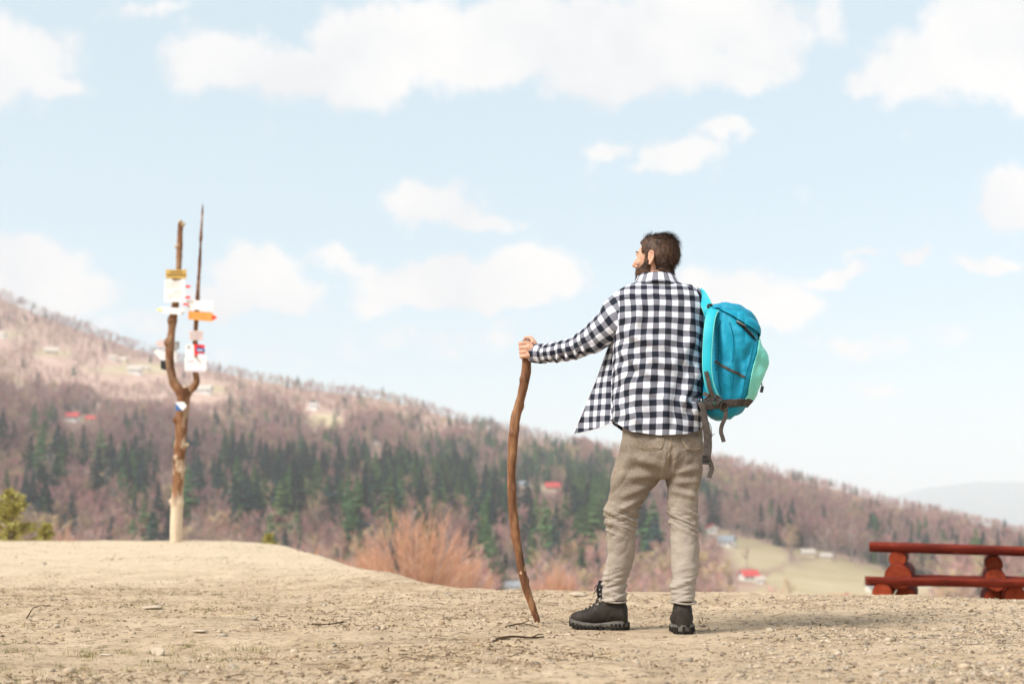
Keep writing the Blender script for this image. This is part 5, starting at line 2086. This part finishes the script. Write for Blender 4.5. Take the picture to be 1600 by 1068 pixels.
D0 = -.11
s = plate('sign_board', rect(259, 421, 291, 435), SGN_Y, post, D0); tag(s, 'mustard yellow board with two lines of lettering')
lines(s, [(266, 285, 423.5, 1.8), (261, 290, 428, 2.2)], SGN_D, D0 - .004)
s = plate('sign_board', rect(257, 437.5, 289, 455), SGN_W, post, D0 - .015); tag(s, 'white trail board with red arrow tip')
lines(s, [(259, 284, 440, 1.2), (259, 280, 444, 1.2), (259, 282, 448, 1.2)], SGN_P, D0 - .019)
plate('arrow_tip', [(290, 446), (293, 445.2), (296, 445.6), (298.6, 447.3), (296, 449.1), (293, 449.5), (290, 448.8)], SGN_R, s, D0 - .02)
s = plate('sign_board', rect(256.5, 456, 289, 471.5), SGN_W, post, D0 - .015); tag(s, 'white trail board with red arrow tip below the other')
lines(s, [(259, 284, 458.5, 1.2), (264, 268, 462, 3.2), (270, 284, 463, 1.2)], SGN_P, D0 - .019)
plate('arrow_tip', [(289.5, 463), (293, 462.2), (296, 462.8), (298.4, 464.4), (296, 466), (293, 466.4), (289.5, 465.6)], SGN_R, s, D0 - .02)
s = plate('sign_board', [(243.5, 484), (252, 479.5), (288, 481.5), (289, 486), (284, 491.5), (252, 488.5)], SGN_W, post, D0 - .005); tag(s, 'white arrow board pointing left with yellow tip')
plate('arrow_tip', [(243.5, 484), (247, 481.8), (252.5, 481.6), (252.5, 485.6), (247, 486)], SGN_T, s, D0 - .012)
plate('corner_mark', [(282, 490.5), (286.5, 485.5), (286.5, 489), (284.5, 491.2)], SGN_G, s, D0 - .012)
s = plate('sign_board', rect(292, 468.5, 333, 483, 1.5), SGN_W, post, D0 + .02); tag(s, 'wide white board on the thin limb above the orange arrow')
plate('arrow_tip', [(285.5, 474.4), (288, 473.4), (292, 473.8), (295, 474.4), (294.6, 476.4), (290, 476.6), (286, 476.2)], SGN_R, s, D0 - .005)
s = plate('sign_board', [(294.5, 485.5), (330, 487.8), (339.5, 496), (330, 502), (294, 498.5)], SGN_O, post, D0 + .015); tag(s, 'orange wooden arrow board with red point')
plate('arrow_tip', [(330.5, 494), (334, 493), (339.7, 496.1), (334, 498.6), (330.5, 497.8)], SGN_R, s, D0 + .009)
lines(s, [(300, 308, 492.5, 1.0), (311, 320, 493.2, 1.0)], SGN_Y, D0 + .011)
s = plate('sign_board', rect(296, 516.5, 317, 531), SGN_P, post, D0 + .04); tag(s, 'small pale pinkish board on the thin limb')
lines(s, [(298, 315, 519, 1.2), (298, 315, 523, 1.2), (298, 312, 527, 1.2)], SGN_G, D0 + .036)
s = plate('sign_board', rect(290.5, 538, 306, 556), SGN_W, post, D0 + .04); tag(s, 'white sheet with a small dark emblem')
lines(s, [(293, 296.5, 539.5, 5)], SGN_G, D0 + .035)
s = plate('sign_board', [(303, 537), (319.5, 538.5), (319.5, 552.5), (310.5, 552), (306, 556.5), (303.5, 554)], SGN_R, post, D0 + .03); tag(s, 'red emblem sign with a blue and white middle')
plate('emblem', [(306, 546), (309, 542), (319.6, 544), (319.6, 549.5), (309, 549.5)], SGN_B, s, D0 + .024)
lines(s, [(309.5, 317, 545.5, 2.6)], SGN_W, D0 + .02)
s = plate('sign_board', [(288.5, 556.5), (322, 556), (322, 579), (320, 581), (290, 580.5), (288.5, 578.5)], SGN_W, post, D0 + .02); tag(s, 'large white poster board with faint lilac print')
lines(s, [(289.5, 321, 577, 2.4), (293, 302, 562, 3.5), (310, 318, 564, 1.5)], SGN_L, D0 + .015)
s = plate('sign_board', [(241.5, 536), (250, 530.5), (264, 530.5), (264, 543), (250, 542.5)], SGN_P, post, .11); tag(s, 'pale arrow board seen behind the thick limb pointing left')
s = plate('sign_board', rect(270.5, 533, 280, 545), SGN_G, post, .12); tag(s, 'small grey framed sign seen behind the thick limb')
s = plate('sign_board', [(239.5, 549), (245, 546), (262, 546), (262, 563), (252, 563)], SGN_W, post, .14); tag(s, 'white sign seen behind the thick limb')
plate('sign_board', rect(268, 545, 276, 566), SGN_W, post, .14)
s = plate('sign_board', [(251, 562.5), (262, 563), (262, 579), (251, 576)], SGN_K, post, .13); tag(s, 'black back of a sign behind the thick limb')
s = plate('sign_board', [(274.5, 627.5), (287, 627.5), (291.5, 634), (285.5, 641), (274.5, 641)], SGN_W, post, D0 - .06); tag(s, 'blue and white trail marker on the trunk below the fork')
plate('marker_half', [(274.5, 629.5), (285, 641), (274.5, 641)], SGN_B, s, D0 - .064, .004)
mb = MB()
for (a, b, w_) in ((273.5, 436.5, 7), (274, 474, 7), (306, 534, 4), (306, 557, 4)):
    mb.box(S(a, b, D0 + .02), (spx(w_), .10, spx(1.6)))
mb.build('bracket', SGN_D, post)

# ================================================================== red log picnic table
TY = 15.2
m = NT('red_brown_stain')
v_ = m.vec('Object', (.22, 1, 1))
c = m.ramp(m.noise(v_, 8, 5, .6), [(.3, (.075, .008, .004)), (.55, (.15, .019, .009)), (.75, (.22, .035, .016))])
c = m.mix(m.ramp(m.noise(v_, 30, 5, .7), [(.60, (0, 0, 0)), (.70, (.8, .8, .8))]), c, (.045, .008, .005))
c = m.mix(m.ramp(m.noise(m.vec('Object', (.4, 1, 1)), 4, 5, .75), [(.62, (0, 0, 0)), (.70, (.6, .6, .6))]), c, (.32, .13, .07))
m.color(c).set(.72, .12).bump(m.noise(v_, 45, 6, .7), .6, .02)
RED = m.mat
REDE = pmat('red_log_end', (.19, .028, .011), (.30, .055, .022), 16, .8, .1, bump=.3, bdist=.006, bscale=60)


def T(u_, v_, d=0.0): return P(u_, v_, TY + d)
def tpx(n): return n * TY / F


tz = gh(T(1480, 938).x, TY)
table = thing('picnic_table', (T(1520, 938).x, TY, tz), 'red-brown log picnic table with a near bench, past the brow of the hilltop', 'picnic table')


def plank(name, a, b, thick, depth, seed, along=None):
    """half-round log laid flat: a, b world end points of its centre line"""
    a, b = Vector(a), Vector(b)
    n = 50
    ax = (b - a).normalized()
    side = Vector((0, 0, 1)).cross(ax).normalized()
    up = ax.cross(side)
    prof = [(-1, .55), (-.82, .95), (0, 1), (.82, .95), (1, .55), (.96, -.2), (.62, -.85), (0, -1), (-.62, -.85), (-.96, -.2)]
    G_ = []
    for i in range(n):
        c = a.lerp(b, i / (n - 1))
        k = 1 + .05 * float(fbm(np.array([[i * .23, seed, 0]]), 2, 4)[0])
        w = .006 * float(fbm(np.array([[i * .16, seed + 5, 0]]), 2, 6)[0])
        G_.append([tuple(c + side * (p_[0] * depth / 2 * k) + up * (p_[1] * thick / 2 * k + w)) for p_ in prof])
    mb = MB()
    mb_grid(mb, np.array(G_))
    o = mb.build(name, RED, table, True)
    auto_smooth(o, 50)
    return o


def log(name, c, r, y0, y1, seed, ang=0.0):
    """round cross log running away from the viewer, cut ends showing rings"""
    n = 26
    rows = [(c.x + (y - c.y) * ang, y, c.z, r * k, r * k * .97) for y, k in ((y0, .93), (y0 + .012, 1), ((y0 + y1) / 2, 1.02), (y1 - .012, 1), (y1, .93))]
    ctr = np.array([q[:3] for q in rows])
    t = np.linspace(0, 2 * np.pi, n, endpoint=False)
    wob = 1 + .03 * np.sin(t * 2 + seed) + .02 * np.sin(t * 5 + seed * 2)
    G_ = np.stack([np.stack([q[0] + q[3] * wob * np.cos(t), np.full(n, q[1]), q[2] + q[4] * wob * np.sin(t)], -1) for q in rows])
    mb = MB()
    Fc = grid_faces(5, n, True).tolist()
    mb.add(G_.reshape(-1, 3), Fc, 0)
    mb.add(G_[0], [list(range(n))], 1)
    mb.add(G_[-1], [list(range(n - 1, -1, -1))], 1)
    o = mb.build(name, [RED, REDE], table, True)
    auto_smooth(o, 40)
    return o


xe = 2.6
A, B = T(1357, 853.5, -.08), T(1640, 861.8, -.46)
dirv = (B - A).normalized()
L_ = 3.0
side_ = Vector((0, 0, 1)).cross(dirv).normalized()
for k, off in enumerate((-.22, .0, .22)):
    plank('tabletop_log', A + side_ * off + dirv * (.02 * k), A + dirv * L_ + side_ * off, tpx(14.0), .21, k)
A2, B2 = T(1353, 907, -.62), T(1640, 911.5, -.88)
d2 = (B2 - A2).normalized()
plank('seat_log', A2, A2 + d2 * L_, tpx(13.5), .24, 7)
A3 = T(1394, 902, .50)
plank('seat_log', A3, A3 + d2 * L_, tpx(10.5), .24, 9)
for su, k in ((1403, 0), (1554, 1)):
    log('support_log', T(su - 1 * k, 872 + 8 * k, -.30), tpx(13.2), TY - .42, TY + .45, 1 + k, .31)
    log('support_log', T(su + 2 - k, 899 + 5 * k, -.30), tpx(20.5 - 3 * k), TY - .50, TY + .75, 3 + k, .31)
    if k == 0:
        log('base_log', T(1379, 925, -.62), tpx(15.5), TY - .74, TY + .70, 5, .30)
        log('base_log', T(1415, 933, -.30), tpx(17), TY - .36, TY + .75, 6, .30)
    else:
        log('base_log', T(1585, 930, -.62), tpx(16.5), TY - .80, TY + .70, 7, .30)
        log('base_log', T(1553, 937, -.30), tpx(16.5), TY - .36, TY + .75, 8, .30)

# ================================================================== shrubs and young conifers below the brow
ORANGE_T = pmat('orange_twigs', (.50, .25, .155), (.66, .37, .25), 8, .85, .15)
ORANGE_S = pmat('shrub_stem', (.46, .29, .20), (.62, .44, .33), 8, .85, .15)


def shrub(u_, v_base, Y, wpx, hpx, n, seed, label):
    """fan of many upright stems with fine twigs, no leaves; base on the slope behind the brow"""
    r = random.Random(seed)
    top = P(u_, v_base - hpx, Y)
    b0 = P(u_, v_base, Y)
    zg = min(gh(b0.x, Y), b0.z)
    hgt = top.z - zg
    R = wpx * Y / F / 2
    o = thing('shrub', (b0.x, Y, zg), label, 'shrub', None)
    st_, tw_ = MB(), MB()
    base = Vector((b0.x, Y, zg))
    for i in range(n):
        a = r.uniform(0, 6.283)
        q = math.sqrt(r.random())
        lean = Vector((math.cos(a) * q * R, math.sin(a) * q * R * .8, hgt * (1.0 - .42 * q * q) * r.uniform(.72, 1.02)))
        s = base + Vector((math.cos(a) * q * R * .18, math.sin(a) * q * R * .18, 0))
        mid = s + Vector((lean.x * .35, lean.y * .35, lean.z * .5))
        e = base + lean
        st_.tube([s, mid, e], [.011, .007, .0025], 4, False)
        for k in range(13):
            f = r.uniform(.25, 1)
            c = s.lerp(mid, f * 2) if f < .5 else mid.lerp(e, f * 2 - 1)
            d = (lean.normalized() + Vector((r.gauss(0, .38), r.gauss(0, .38), r.gauss(.1, .22)))).normalized()
            L = hgt * r.uniform(.06, .19)
            c1 = c + d * L * .55 + Vector((r.gauss(0, .015), r.gauss(0, .015), 0))
            tw_.tube([c, c1, c1 + (d + Vector((r.gauss(0, .3), r.gauss(0, .3), .2))).normalized() * L * .6], [.0042, .0032, .001], 3, False)
    st_.build('stem', ORANGE_S, o)
    tw_.build('twigs', ORANGE_T, o)
    return o


shrub(650, 940, 27, 205, 148, 150, 1, 'large leafless orange-brown shrub beyond the end of the dirt mound')
shrub(728, 945, 30, 90, 84, 90, 2, 'leafless orange shrub growing into the right flank of the large one')
shrub(578, 930, 29, 85, 74, 90, 3, 'leafless orange shrub growing into the flank of the large one by the mound')
shrub(868, 950, 31, 100, 66, 190, 4, 'low rounded leafless orange shrub between the stick and the boots')
shrub(95, 870, 34, 60, 62, 34, 5, 'thin straggling reddish shrub beside the young yellow-green conifers')
shrub(500, 905, 33, 80, 52, 46, 7, 'low reddish leafless shrub between the little conifer and the orange shrubs')

YG = pmat('yellow_green_needles', (.34, .30, .08), (.54, .47, .17), 9, .85, .15)


def young_conifer(u_, v_base, Y, wpx, hpx, seed, label):
    r = random.Random(seed)
    top, b0 = P(u_, v_base - hpx, Y), P(u_, v_base, Y)
    zg = min(gh(b0.x, Y), b0.z)
    h = top.z - zg
    R = wpx * Y / F / 2
    o = thing('young_conifer', (b0.x, Y, zg), label, 'tree')
    t_, nd = MB(), MB()
    base = Vector((b0.x, Y, zg))
    t_.tube([base - Vector((0, 0, .1)), base + Vector((0, 0, h * .6)), base + Vector((0, 0, h * .97))], [h * .02, h * .012, .004], 6)
    for i in range(110):
        f = r.random() ** .8
        z = h * (.08 + .88 * f)
        rr_ = R * (1 - f) ** .55 * r.uniform(.75, 1.1) + .03
        a = r.uniform(0, 6.283)
        d = Vector((math.cos(a), math.sin(a), .35))
        s = base + Vector((0, 0, z))
        e = s + d * rr_
        t_.tube([s, e], [.008, .003], 3, False)
        for k in range(46):
            c = s.lerp(e, r.uniform(.2, 1.05))
            dd = (d.normalized() * .5 + Vector((r.gauss(0, .5), r.gauss(0, .5), r.gauss(.2, .5)))).normalized()
            L = h * r.uniform(.03, .07)
            w = dd.cross(Vector((r.gauss(0, 1), r.gauss(0, 1), r.gauss(0, 1)))).normalized() * L * .16
            nd.add([c - w, c + w, c + dd * L + w * .3, c + dd * L - w * .3], [(0, 1, 2, 3)])
    t_.build('trunk', TRUNK, o)
    nd.build('crown', YG, o)
    return o


young_conifer(12, 868, 26, 95, 104, 1, 'bushy yellow-green young conifer behind the mound, the tallest of three')
young_conifer(70, 868, 30, 40, 52, 2, 'small pale green conifer next to the tallest young conifer')
young_conifer(420, 885, 31, 32, 52, 3, 'small yellow-green conifer peeping over the mound past the signpost')

# ================================================================== ground litter
V1, F1 = ico(1)
V2, F2 = ico(2)
STONE_M = [pmat('pale_stone', (.36, .29, .21), (.52, .43, .33), 14, .9, .2, bump=.4, bdist=.006, bscale=50),
           pmat('grey_stone', (.26, .225, .18), (.38, .34, .28), 14, .9, .2, bump=.4, bdist=.006, bscale=50)]


def gpt(u_, v_):
    """point where the line of sight through a photo pixel meets the ground"""
    lo_, hi_ = 3.0, 30.0
    ys = np.linspace(3.0, 26.0, 1500)
    pts = np.array([tuple(P(u_, v_, float(y))) for y in ys])
    z = ground_h(pts[:, 0], pts[:, 1])
    k = np.nonzero(pts[:, 2] <= z)[0]
    i = k[0] if len(k) else len(ys) - 1
    return Vector((pts[i, 0], pts[i, 1], z[i]))


def stone(u_, v_, wpx, flat, seed, label, mat=0):
    g = np.random.default_rng(seed)
    b = gpt(u_, v_)
    w = wpx * b.y / F
    V = (V2 if wpx > 24 else V1).copy()
    # cut by random planes so it breaks into facets, then roughen
    for _ in range(9):
        n = g.normal(size=3)
        n /= np.linalg.norm(n)
        dd = V @ n
        lim = g.uniform(.40, .8)
        V = V - np.clip(dd - lim, 0, 1)[:, None] * n
    V += .05 * fbm(V * 3 + seed, 3, seed)[:, None] * V
    V = V * np.array([w / 2, w / 2 * g.uniform(.6, .9), w / 2 * flat])
    a = g.uniform(0, 6.28)
    V = V @ np.array([[math.cos(a), -math.sin(a), 0], [math.sin(a), math.cos(a), 0], [0, 0, 1]]).T if flat > .4 else V
    me = mesh_np('stone', V, F2 if wpx > 24 else F1)
    o = link('stone', me, STONE_M[mat], None, False)
    o.location = b + Vector((0, 0, w / 2 * flat * .45))
    return tag(o, label, 'stone')


for a in [(246, 1023, 34, .62, 1, 'chunky angular tan stone, the biggest lump on the trampled dirt', 0), (241, 951, 42, .22, 2, 'broad flat pale stone slab on the dirt by the grass tufts', 0),
          (905, 931, 34, .34, 3, 'flat tan stone on the brow behind the left boot', 0), (958, 931, 22, .62, 4, 'rounded pale stone on the brow behind the ankle', 0), (312, 988, 38, .16, 5, 'flat pale stone sunk in dirt, beside a second thinner one', 0),
          (348, 993, 20, .3, 6, 'small grey flat stone touching the sunken pale slab', 1), (397, 968, 13, .6, 7, 'small brown lump of stone alone on bare dirt', 1), (165, 1024, 26, .18, 8, 'thin pale stone flake next to a biggest chunky stone', 0),
          (69, 881, 9, .7, 9, 'tiny dark stone at the foot of the mound', 1), (523, 1011, 13, .6, 10, 'small grey-brown stone near a dry twig', 1), (1325, 1044, 14, .6, 11, 'rounded grey pebble larger than the gravel round it', 1),
          (1120, 982, 12, .5, 12, 'small grey stone just right of the heel', 1), (1300, 1028, 20, .3, 13, 'long grey stone chip lying in the gravel', 1), (1010, 937, 9, .6, 14, 'little pale stone on the brow between the boots', 0),
          (480, 937, 11, .5, 15, 'small stone on the dirt below the end of the mound', 1), (1240, 1012, 13, .5, 16, 'squat tan stone at the edge of the gravel', 0)]:
    stone(*a)


def scatter_pts(n, seed, dens, ymin=3.9, ymax=22, pw=2.6):
    g = np.random.default_rng(seed)
    out = []
    tot = 0
    while tot < n:
        y = ymin * (ymax / ymin) ** (g.random(20000) ** 1.0)
        x = g.uniform(-.42, .42, 20000) * y
        keep = (g.random(20000) < dens(x, y)) & (y < edge_y(x) + .25)
        keep &= ~((np.abs(x - LEFT_X + .08) < .17) & (np.abs(y - LEFT_Y) < .06)) & ~((np.abs(x - RIGHT_X) < .055) & (np.abs(y - RIGHT_Y - .05) < .16))
        out.append(np.stack([x[keep], y[keep]], -1))
        tot += keep.sum()
    return np.concatenate(out)[:n], g


def grit(name, n, seed, dens, size, flat, mats, label, base=(V1, F1), sink=.35, lump=.3):
    pts, g = scatter_pts(n, seed, dens)
    z = ground_h(pts[:, 0], pts[:, 1])
    s = size(g, len(pts))
    nv = len(base[0])
    var = []
    for k in range(12):
        Vv = base[0] + lump * vnoise(base[0] * 1.7 + k * 9, k)[:, None] * base[0]
        var.append(Vv)
    var = np.array(var)[g.integers(0, 12, len(pts))]
    a = g.uniform(0, 6.283, len(pts))
    ca, sa = np.cos(a), np.sin(a)
    fl_ = flat(g, len(pts))
    el = g.uniform(.6, 1.0, len(pts))
    X = var * np.stack([s, s * el, s * fl_], -1)[:, None, :]
    tl = g.normal(0, .25, len(pts))
    Xr = np.stack([X[..., 0] * ca[:, None] - X[..., 1] * sa[:, None], X[..., 0] * sa[:, None] + X[..., 1] * ca[:, None], X[..., 2] + X[..., 0] * tl[:, None] * .4], -1)
    Xr[..., 0] += pts[:, 0, None]
    Xr[..., 1] += pts[:, 1, None]
    Xr[..., 2] += (z + s * fl_ * (1 - sink * 2) * .6)[:, None]
    faces = (base[1][None] + (np.arange(len(pts)) * nv)[:, None, None]).reshape(-1, 3)
    me = mesh_np(name, Xr.reshape(-1, 3), faces)
    me.polygons.foreach_set('material_index', np.repeat(g.integers(0, len(mats), len(pts)), len(base[1])).astype(np.int32))
    o = link(name, me, mats, None, False)
    return tag(o, label, name.replace('_', ' '), kind='stuff')


OC = (np.array([[1, 0, 0], [-1, 0, 0], [0, 1, 0], [0, -1, 0], [0, 0, 1], [0, 0, -1.]]), np.array([[0, 2, 4], [2, 1, 4], [1, 3, 4], [3, 0, 4], [2, 0, 5], [1, 2, 5], [3, 1, 5], [0, 3, 5]]))
CLOD = [pmat('dirt_crumb', (.26, .185, .115), (.38, .28, .185), 30, .95, .1), pmat('pale_crumb', (.38, .29, .20), (.48, .38, .27), 30, .95, .1), pmat('dark_crumb', (.13, .09, .055), (.22, .155, .10), 30, .95, .1)]
GRV = [pmat('gravel_grey', (.26, .21, .155), (.39, .325, .255), 30, .9, .2), pmat('gravel_tan', (.36, .28, .20), (.50, .41, .31), 30, .9, .2), pmat('gravel_dark', (.15, .115, .08), (.24, .19, .145), 30, .9, .2)]


def right_side(x, y): return 1 / (1 + np.exp(-(x / y - .17) * 26))


patchy = lambda x, y: np.clip(.45 + 1.3 * fbm(np.stack([x, y], -1) * 1.3, 3, 61), .04, 1)
grit('dirt_crumbs', 26000, 1, lambda x, y: patchy(x, y), lambda g, n: np.minimum(.0032 * np.exp(g.normal(0, .55, n)), .014), lambda g, n: g.uniform(.5, .9, n), CLOD, 'crumbs of dry tan earth strewn over the trampled hilltop', OC)
grit('gravel', 11000, 2, lambda x, y: right_side(x, y) * (.35 + .65 * patchy(x, y)) * (y < 10.5), lambda g, n: np.minimum(.0054 * np.exp(g.normal(0, .5, n)), .022), lambda g, n: g.uniform(.25, .65, n), GRV, 'grey-brown stone chips spread over the dirt near the picnic table', (V1[:], F1))
grit('pebbles', 2200, 3, lambda x, y: patchy(x, y), lambda g, n: np.minimum(.008 * np.exp(g.normal(0, .5, n)), .028), lambda g, n: g.uniform(.3, .7, n), CLOD[:2] + GRV[:2], 'scattered pebbles half sunk in dry dirt')


def litter(name, n, seed, label, mats, lmin, lmax, w, dens):
    pts, g = scatter_pts(n, seed, dens)
    V, Fc, mi = [], [], []
    for i, (x, y) in enumerate(pts):
        L = g.uniform(lmin, lmax) * (1 if g.random() < .85 else 2.2)
        a = g.uniform(0, 6.283)
        dx_, dy_ = math.cos(a), math.sin(a)
        bend = g.normal(0, .25)
        q = np.array([[x - dx_ * L / 2, y - dy_ * L / 2], [x + bend * L * -dy_ * .3, y + bend * L * dx_ * .3], [x + dx_ * L / 2, y + dy_ * L / 2]])
        zz_ = ground_h(q[:, 0], q[:, 1]) + g.uniform(.001, .006)
        zz_[g.integers(0, 3)] += g.uniform(0, .012)
        ww = w * g.uniform(.5, 1.4)
        b = len(V)
        for k in range(3):
            wk = ww * (1, 1, .5)[k]
            V += [(q[k, 0] - dy_ * wk, q[k, 1] + dx_ * wk, zz_[k]), (q[k, 0], q[k, 1], zz_[k] + wk * 1.5), (q[k, 0] + dy_ * wk, q[k, 1] - dx_ * wk, zz_[k])]
        for k in range(2):
            for j in range(3):
                Fc.append((b + k * 3 + j, b + k * 3 + (j + 1) % 3, b + k * 3 + 3 + (j + 1) % 3, b + k * 3 + 3 + j))
                mi.append(0)
        mm = int(g.integers(0, len(mats)))
        mi[-6:] = [mm] * 6
    me = bpy.data.meshes.new(name)
    me.from_pydata(V, [], Fc)
    me.polygons.foreach_set('material_index', np.array(mi, np.int32))
    me.update()
    return tag(link(name, me, mats, None, False), label, 'litter', kind='stuff')


LIT = [pmat('dark_litter', (.055, .036, .022), (.10, .066, .04), 30, .95, .1), pmat('straw', (.38, .28, .16), (.50, .39, .25), 30, .9, .1), pmat('brown_litter', (.14, .085, .045), (.22, .14, .08), 30, .95, .1)]
litter('dry_litter', 4200, 4, 'bits of bark, straw and twig lying on the dirt', LIT, .008, .045, .0016, lambda x, y: patchy(x, y) * (1 - .7 * right_side(x, y)))
GR = [pmat('short_grass', (.085, .10, .025), (.16, .165, .05), 20, .9, .1), pmat('dry_grass', (.30, .24, .11), (.42, .34, .18), 20, .9, .1)]


def tufts(n, seed, label):
    pts, g = scatter_pts(n, seed, lambda x, y: np.clip(fbm(np.stack([x, y], -1) * .9, 3, 88) * 1.6 + .3, 0, 1) * np.where(x < -.3 * y * .55, 1, .12) * (y < 11))
    V, Fc, mi = [], [], []
    for (x, y) in pts:
        z = gh(x, y)
        for k in range(int(g.integers(8, 22))):
            a = g.uniform(0, 6.283)
            r = g.uniform(0, .035)
            L = g.uniform(.008, .026)
            bx_, by_ = x + r * math.cos(a * 3), y + r * math.sin(a * 3)
            b = len(V)
            ox, oy = math.cos(a) * L * .7, math.sin(a) * L * .7
            w = .0011
            V += [(bx_ - w * math.sin(a), by_ + w * math.cos(a), z - .002), (bx_ + w * math.sin(a), by_ - w * math.cos(a), z - .002), (bx_ + ox, by_ + oy, z + L)]
            Fc.append((b, b + 1, b + 2))
            mi.append(int(g.random() < .45))
    me = bpy.data.meshes.new('grass')
    me.from_pydata(V, [], Fc)
    me.polygons.foreach_set('material_index', np.array(mi, np.int32))
    me.update()
    return tag(link('grass', me, GR, None, False), label, 'grass', kind='stuff')


tufts(420, 9, 'sparse short trodden grass on the left of the dirt')


def twig(pts_px, r, label):
    q = [gpt(a, b) + Vector((0, 0, h_)) for a, b, h_ in pts_px]
    mb = MB()
    mb.tube(crom([tuple(a) for a in q], 14), [r * (1 - .5 * i / 13) for i in range(14)], 7)
    mid = q[len(q) // 2]
    mb.tube([mid, mid + Vector((.03, .02, .012)), mid + Vector((.055, .03, .01))], [r * .6, r * .5, r * .2], 5)
    o = mb.build('twig', LIT[0], None, True)
    return tag(o, label, 'twig')


twig([(775, 999, .004), (800, 997.5, .010), (830, 998.5, .006), (850, 996, .004)], .006, 'dry dark twig on the dirt in front of the stick')
twig([(42, 966, .004), (52, 958, .03), (58, 952, .012)], .004, 'short forked twig standing up from grassy dirt')
twig([(488, 976, .004), (510, 979, .012), (530, 975, .008), (542, 972, .004)], .004, 'thin crooked twig on dirt near a small grey-brown stone')
twig([(770, 1003, .004), (785, 1000, .006), (798, 999, .004)], .004, 'broken end of bark beside the dry dark twig')
twig([(790, 980, .004), (815, 977, .010), (842, 981, .004)], .0045, 'low bent twig at the foot of the walking stick')
